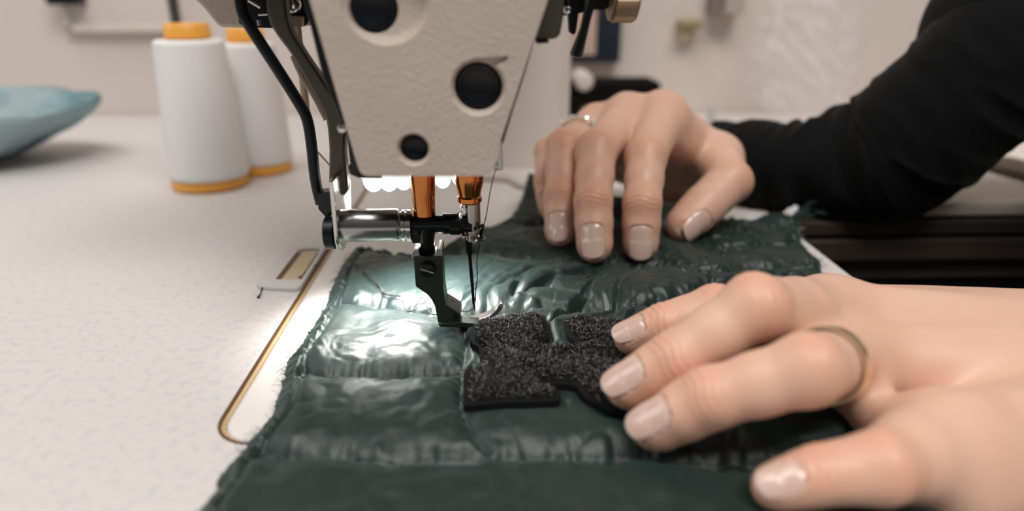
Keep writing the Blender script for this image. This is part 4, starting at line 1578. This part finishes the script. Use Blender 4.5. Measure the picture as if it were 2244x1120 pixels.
# thread stand pole behind the cones
b = P(388, 60, 0.50)
q = MB().tube([(b[0], 0.50, 0.0005), (b[0], 0.50, 0.35)], 0.0034, 16)
q.lathe((b[0], 0.50, 0.0003), (0, 0, 1), [(0, 0.02), (0.003, 0.02), (0.004, 0.006)], 24)
tag(recenter(q.obj('thread_stand_pole', M['paint_dark'])), 'slim dark upright pole of the thread stand rising behind the near cone', 'pole')

# teal film bag lying on the table
c = P(62, 318, 0.44)
NU, NV = 72, 36
V, F = [], []
for i in range(NU):
    a = 2 * PI * i / NU
    for j in range(NV + 1):
        e = PI * j / NV - PI / 2
        ce = abs(math.cos(e)) ** 0.8
        x = 0.066 * ce * math.cos(a)
        y = 0.050 * ce * math.sin(a)
        z = 0.020 * math.sin(e) * (1 - 0.45 * (x / 0.066)) + 0.014 * (x / 0.066)
        nz = 0.0015 * math.sin(5 * a + 3 * e) + 0.0008 * math.sin(11 * a - 4 * e)
        V.append((c[0] - 0.012 + x * (1 + nz * 8), 0.425 + y, max(0.0006, 0.0215 + z + nz)))
for i in range(NU):
    for j in range(NV):
        F.append((i * (NV + 1) + j, ((i + 1) % NU) * (NV + 1) + j, ((i + 1) % NU) * (NV + 1) + j + 1, i * (NV + 1) + j + 1))
tag(recenter(mesh_obj('film_bag', V, F, M['teal'])), 'crumpled teal plastic bag lying on the table at far left', 'bag')


def wbox(name, pa, pb, d, m, label, cat, bev=0.002, Y=YW):
    """thing fixed on the wall, corners from the photo"""
    a, b = P(*pa, Y), P(*pb, Y)
    o = MB().box((a[0], Y - d, b[2]), (b[0], Y - 0.0005, a[2])).obj(name, m, smooth=False, bev=bev)
    return tag(recenter(o), label, cat)


# board with black clip top left
bd = thing('wall_picture_board', 'pale wall board with a black clip at upper left of the wall', 'board', tuple(P(260, 55, YW)))
a, b = P(122, -130, YW), P(395, 58, YW)
MB().box((a[0], YW - 0.006, b[2]), (b[0], YW - 0.0005, a[2])).obj('board', M['paper'], bd, smooth=False, bev=0.001)
mb = MB()
mb.box((a[0] - 0.002, YW - 0.008, b[2] - 0.003), (b[0], YW - 0.0005, b[2] + 0.001))
mb.box((a[0] - 0.003, YW - 0.008, b[2] - 0.003), (a[0] + 0.001, YW - 0.0005, a[2]))
mb.obj('edge_strip', M['cream'], bd, smooth=False)
a, b = P(120, -40, YW), P(202, 10, YW)
MB().box((a[0], YW - 0.02, b[2]), (b[0], YW - 0.006, a[2])).obj('clip', M['black'], bd, smooth=False, bev=0.002)

# dark framed print right of the head
pf2 = thing('framed_print', 'dark navy frame with a pinkish print hanging right of the machine head', 'picture frame', tuple(P(1300, 133, YW)))
a, b = P(1242, -60, YW), P(1352, 134, YW)
a = P(1240, -60, YW)
MB().box((a[0], YW - 0.014, b[2]), (b[0], YW - 0.0005, a[2])).obj('frame', M['navy'], pf2, smooth=False, bev=0.001)
c1, c2 = P(1240, 20, YW - 0.014), P(1304, 120, YW - 0.014)
MB().box((c1[0], YW - 0.0150, c2[2]), (c2[0], YW - 0.0138, c1[2])).obj('print', M['pink'], pf2, smooth=False)

# black box / machine on the far table
bx = thing('equipment_box', 'black open equipment box with a pale rounded part on top, behind the far hand', 'box', tuple(G(1345, 330)))
Yb2 = 0.50
a, b = P(1240, 182, Yb2), P(1440, 300, Yb2)
mb = MB()
mb.box((a[0], Yb2, 0.0005), (a[0] + 0.010, Yb2 + 0.04, a[2]))
mb.box((b[0] - 0.012, Yb2, 0.0005), (b[0], Yb2 + 0.04, a[2]))
mb.box((a[0] + 0.010, Yb2, a[2] - 0.016), (b[0] - 0.012, Yb2 + 0.04, a[2]))
mb.box((a[0] + 0.010, Yb2 + 0.032, 0.0005), (b[0] - 0.012, Yb2 + 0.04, a[2] - 0.016))
mb.obj('case', M['void'], bx, smooth=False, bev=0.001)
q1 = P(1268, 232, Yb2)
MB().box((q1[0], Yb2 + 0.02, 0.0005), (q1[0] + 0.05, Yb2 + 0.032, q1[2])).obj('inner_block', M['grey'], bx, smooth=False, bev=0.002)
q1 = P(1280, 226, Yb2)
MB().box((q1[0], Yb2 + 0.012, 0.0005), (q1[0] + 0.006, Yb2 + 0.02, q1[2])).obj('brass_post', M['olive'], bx, smooth=False)
q1 = P(1282, 180, Yb2 - 0.004)
k = zdep(q1) / FPX
MB().lathe(q1 + [0, 0.0, 0], (0, 1, 0), [(0, 8 * k), (0.001, 16 * k), (0.004, 21 * k), (0.03, 21 * k), (0.032, 16 * k)], 40).obj('pale_wheel', M['paper'], bx)

# small tan hook lamp on the wall
lp = thing('wall_hook', 'small tan hook with an olive cap on the wall right of the print', 'hook', tuple(P(1502, 90, YW)))
a, b = P(1480, 42, YW), P(1526, 62, YW)
MB().box((a[0], YW - 0.018, b[2]), (b[0], YW - 0.0005, a[2])).obj('cap', M['olive'], lp, smooth=False, bev=0.002)
plate_px(MB(), [(1486, 62), (1520, 62), (1506, 90), (1498, 90)], YW - 0.012, 0.0115).obj('hook', M['tan'], lp, smooth=False, bev=0.001)
# grey switch plate
sw = thing('wall_bracket', 'brownish grey bracket high on the wall above the sleeve cuff', 'bracket', tuple(P(1582, 30, YW)))
a, b = P(1553, -60, YW), P(1572, 30, YW)
MB().box((a[0], YW - 0.02, b[2]), (b[0], YW - 0.0005, a[2])).obj('dark_side', M['grey'], sw, smooth=False, bev=0.001)
a, b = P(1572, -60, YW), P(1612, 30, YW)
MB().box((a[0], YW - 0.02, b[2]), (b[0], YW - 0.0005, a[2])).obj('pale_side', mat('bracket_tan', (0.42, 0.36, 0.31), 0.6), sw, smooth=False, bev=0.001)
# small grey peg on the table
a = P(1555, 300, 0.52)
q = MB().lathe((a[0], 0.52, 0.0003), (0, 0, 1), [(0, 0.010), (0.003, 0.010), (0.004, 0.0035), (float(P(1555, 232, 0.52)[2]), 0.003)], 24)
tag(recenter(q.obj('bobbin_peg', M['plate'])), 'small pale grey peg standing behind the cuff of the sleeve', 'peg')
# clear polythene bag
c = P(1752, 215, 0.53)
bm = bmesh.new()
bmesh.ops.create_icosphere(bm, subdivisions=5, radius=1)
for v in bm.verts:
    n = v.co.copy()
    r = 1 + 0.16 * math.sin(n.x * 9 + n.z * 7) * math.cos(n.y * 8 + n.z * 5) + 0.08 * math.sin(n.z * 23 + n.x * 17)
    v.co = Vector((c[0] + n.x * 0.038 * r, c[1] + n.y * 0.03 * r, max(0.0006, 0.052 + n.z * 0.054 * r)))
V = [tuple(v.co) for v in bm.verts]
bm.verts.ensure_lookup_table()
F = [tuple(v.index for v in f.verts) for f in bm.faces]
bm.free()
tag(recenter(mesh_obj('plastic_bag', V, F, M['polybag'], sharp=None)), 'crumpled clear plastic bag by the wall above the sleeve', 'plastic bag')

# ---- side table right of the bed with dark edge
YR = 0.2881
st = thing('side_table', 'dark walnut edged side table right of the machine bed with a white top', 'table', (0.6, 0.44, -0.75))
xs = XR + 0.0012
MB().box((xs, YR + 0.004, -0.02), (1.3, YW - 0.002, -0.0008)).obj('table_top', M['paper'], st, smooth=False)
mb = MB()
for z1, z0, dy in ((-0.0002, -0.0065, 0.0), (-0.0065, -0.0085, 0.003), (-0.0085, -0.0185, -0.0015), (-0.0185, -0.030, 0.004)):
    mb.box((xs, YR + dy, z0), (1.3, YR + 0.016, z1))
mb.obj('edge_moulding', M['rail'], st, smooth=False, bev=0.0008)
MB().box((xs, YR + 0.006, -0.74), (1.3, YR + 0.022, -0.030)).obj('shade_panel', M['void'], st, smooth=False)  # added black sheet standing in for the shadow under the side table
# cream padded cover and brown strap
a = G(1994, 484)
n = 60
V, F = [], []
cc = thing('padded_cover', 'cream padded cloth folded on the side table below the black sleeve', 'cloth', (0.35, 0.36, 0))
cx0 = float(a[0])
cv = [(cx0, YR + 0.004), (cx0 + 0.02, YR + 0.0035), (0.9, YR + 0.003), (0.9, 0.50), (cx0 + 0.09, 0.50), (cx0 + 0.012, 0.33)]
o = MB().prism([(x, y, 0.0004) for x, y in round_corners([np.array(q) for q in cv], 0.006)], (0, 0, 0.0065)).obj('cover', M['cream'], cc, smooth=False)
bevel(o, 0.0022, 4, 50)
s0, s1 = G(2150, 372, 0.0072), G(2260, 402, 0.0072)
dv = norm((s1 - s0))
pp = np.array([-dv[1], dv[0], 0])
mb = MB().prism([s0 - dv * 0.01, s1 + dv * 0.012, s1 + dv * 0.012 + pp * 0.028, s0 - dv * 0.01 + pp * 0.028], (0, 0, 0.004))
o = mb.obj('strap', M['brown'], cc, smooth=False, bev=0.001)

# ================================================================== LIGHT, CAMERA
w = bpy.data.worlds.new('World')
scene.world = w
w.use_nodes = True
nt = w.node_tree
bg = nt.nodes['Background']
tc = nt.nodes.new('ShaderNodeTexCoord')
sp = nt.nodes.new('ShaderNodeSeparateXYZ')
rp_ = nt.nodes.new('ShaderNodeValToRGB')
nt.links.new(tc.outputs['Generated'], sp.inputs[0])
mr = nt.nodes.new('ShaderNodeMapRange')
mr.inputs['From Min'].default_value = -1
mr.inputs['From Max'].default_value = 1
nt.links.new(sp.outputs['Z'], mr.inputs['Value'])
nt.links.new(mr.outputs[0], rp_.inputs['Fac'])
rp_.color_ramp.elements[0].position = 0.42
rp_.color_ramp.elements[0].color = (0.10, 0.085, 0.075, 1)
rp_.color_ramp.elements[1].position = 0.95
rp_.color_ramp.elements[1].color = (1.0, 0.975, 0.95, 1)
nt.links.new(rp_.outputs['Color'], bg.inputs['Color'])
bg.inputs['Strength'].default_value = 0.25


def area(name, loc, target, size, power, col=(1, 1, 1), sy=None):
    l = bpy.data.lights.new(name, 'AREA')
    l.energy = power
    l.color = col
    l.size = size
    if sy:
        l.shape = 'RECTANGLE'
        l.size_y = sy
    o = bpy.data.objects.new(name, l)
    COL.objects.link(o)
    o.location = loc
    o.rotation_euler = (Vector(target) - Vector(loc)).to_track_quat('-Z', 'Y').to_euler()
    return o


area('ceiling_and_key_light', (-0.45, -0.1, 1.5), (0, 0.25, 0), 0.9, 8.5, (1, 0.97, 0.94), 0.5)
area('ceiling_and_key_light', (0.32, -0.5, 1.4), (0, 0.25, 0), 0.8, 17, (1, 0.965, 0.93), 0.5)  # added key from front right, brightens the far hand and face plate
area('window_light', (-1.5, 0.3, 0.9), (0, 0.3, 0), 0.8, 6, (0.95, 0.98, 1.0), 0.8)
# beam of the machine's own LED lamp
l = bpy.data.lights.new('work_lamp_beam', 'AREA')
l.shape = 'RECTANGLE'
l.size = 0.042
l.size_y = 0.014
l.energy = 0.115
l.spread = math.radians(105)
l.color = (1.0, 0.985, 0.965)
lo = bpy.data.objects.new('work_lamp_beam', l)
COL.objects.link(lo)
lo.location = Vector(P(872, 412, YL + 0.012))
tg = Vector(G(930, 690))
lo.rotation_euler = (tg - lo.location).to_track_quat('-Z', 'Y').to_euler()

cam = bpy.data.cameras.new('camera')
cam.sensor_width = 36
cam.lens = FPX / 2244 * 36
cam.clip_start = 0.005
cam.dof.use_dof = True
cam.dof.focus_distance = 0.199
cam.dof.aperture_fstop = cam.lens / 4.2
co = bpy.data.objects.new('camera', cam)
COL.objects.link(co)
mt = Matrix.Identity(4)
for i in range(3):
    mt[i][0], mt[i][1], mt[i][2], mt[i][3] = RT[i], UP[i], -FW[i], CAM[i]
co.matrix_world = mt
scene.camera = co
vs_ = scene.view_settings
scene.view_settings.view_transform = 'Standard'
vs_.look = 'None'
vs_.gamma = 1
vs_.use_curve_mapping = False
vs_.exposure = -0.07
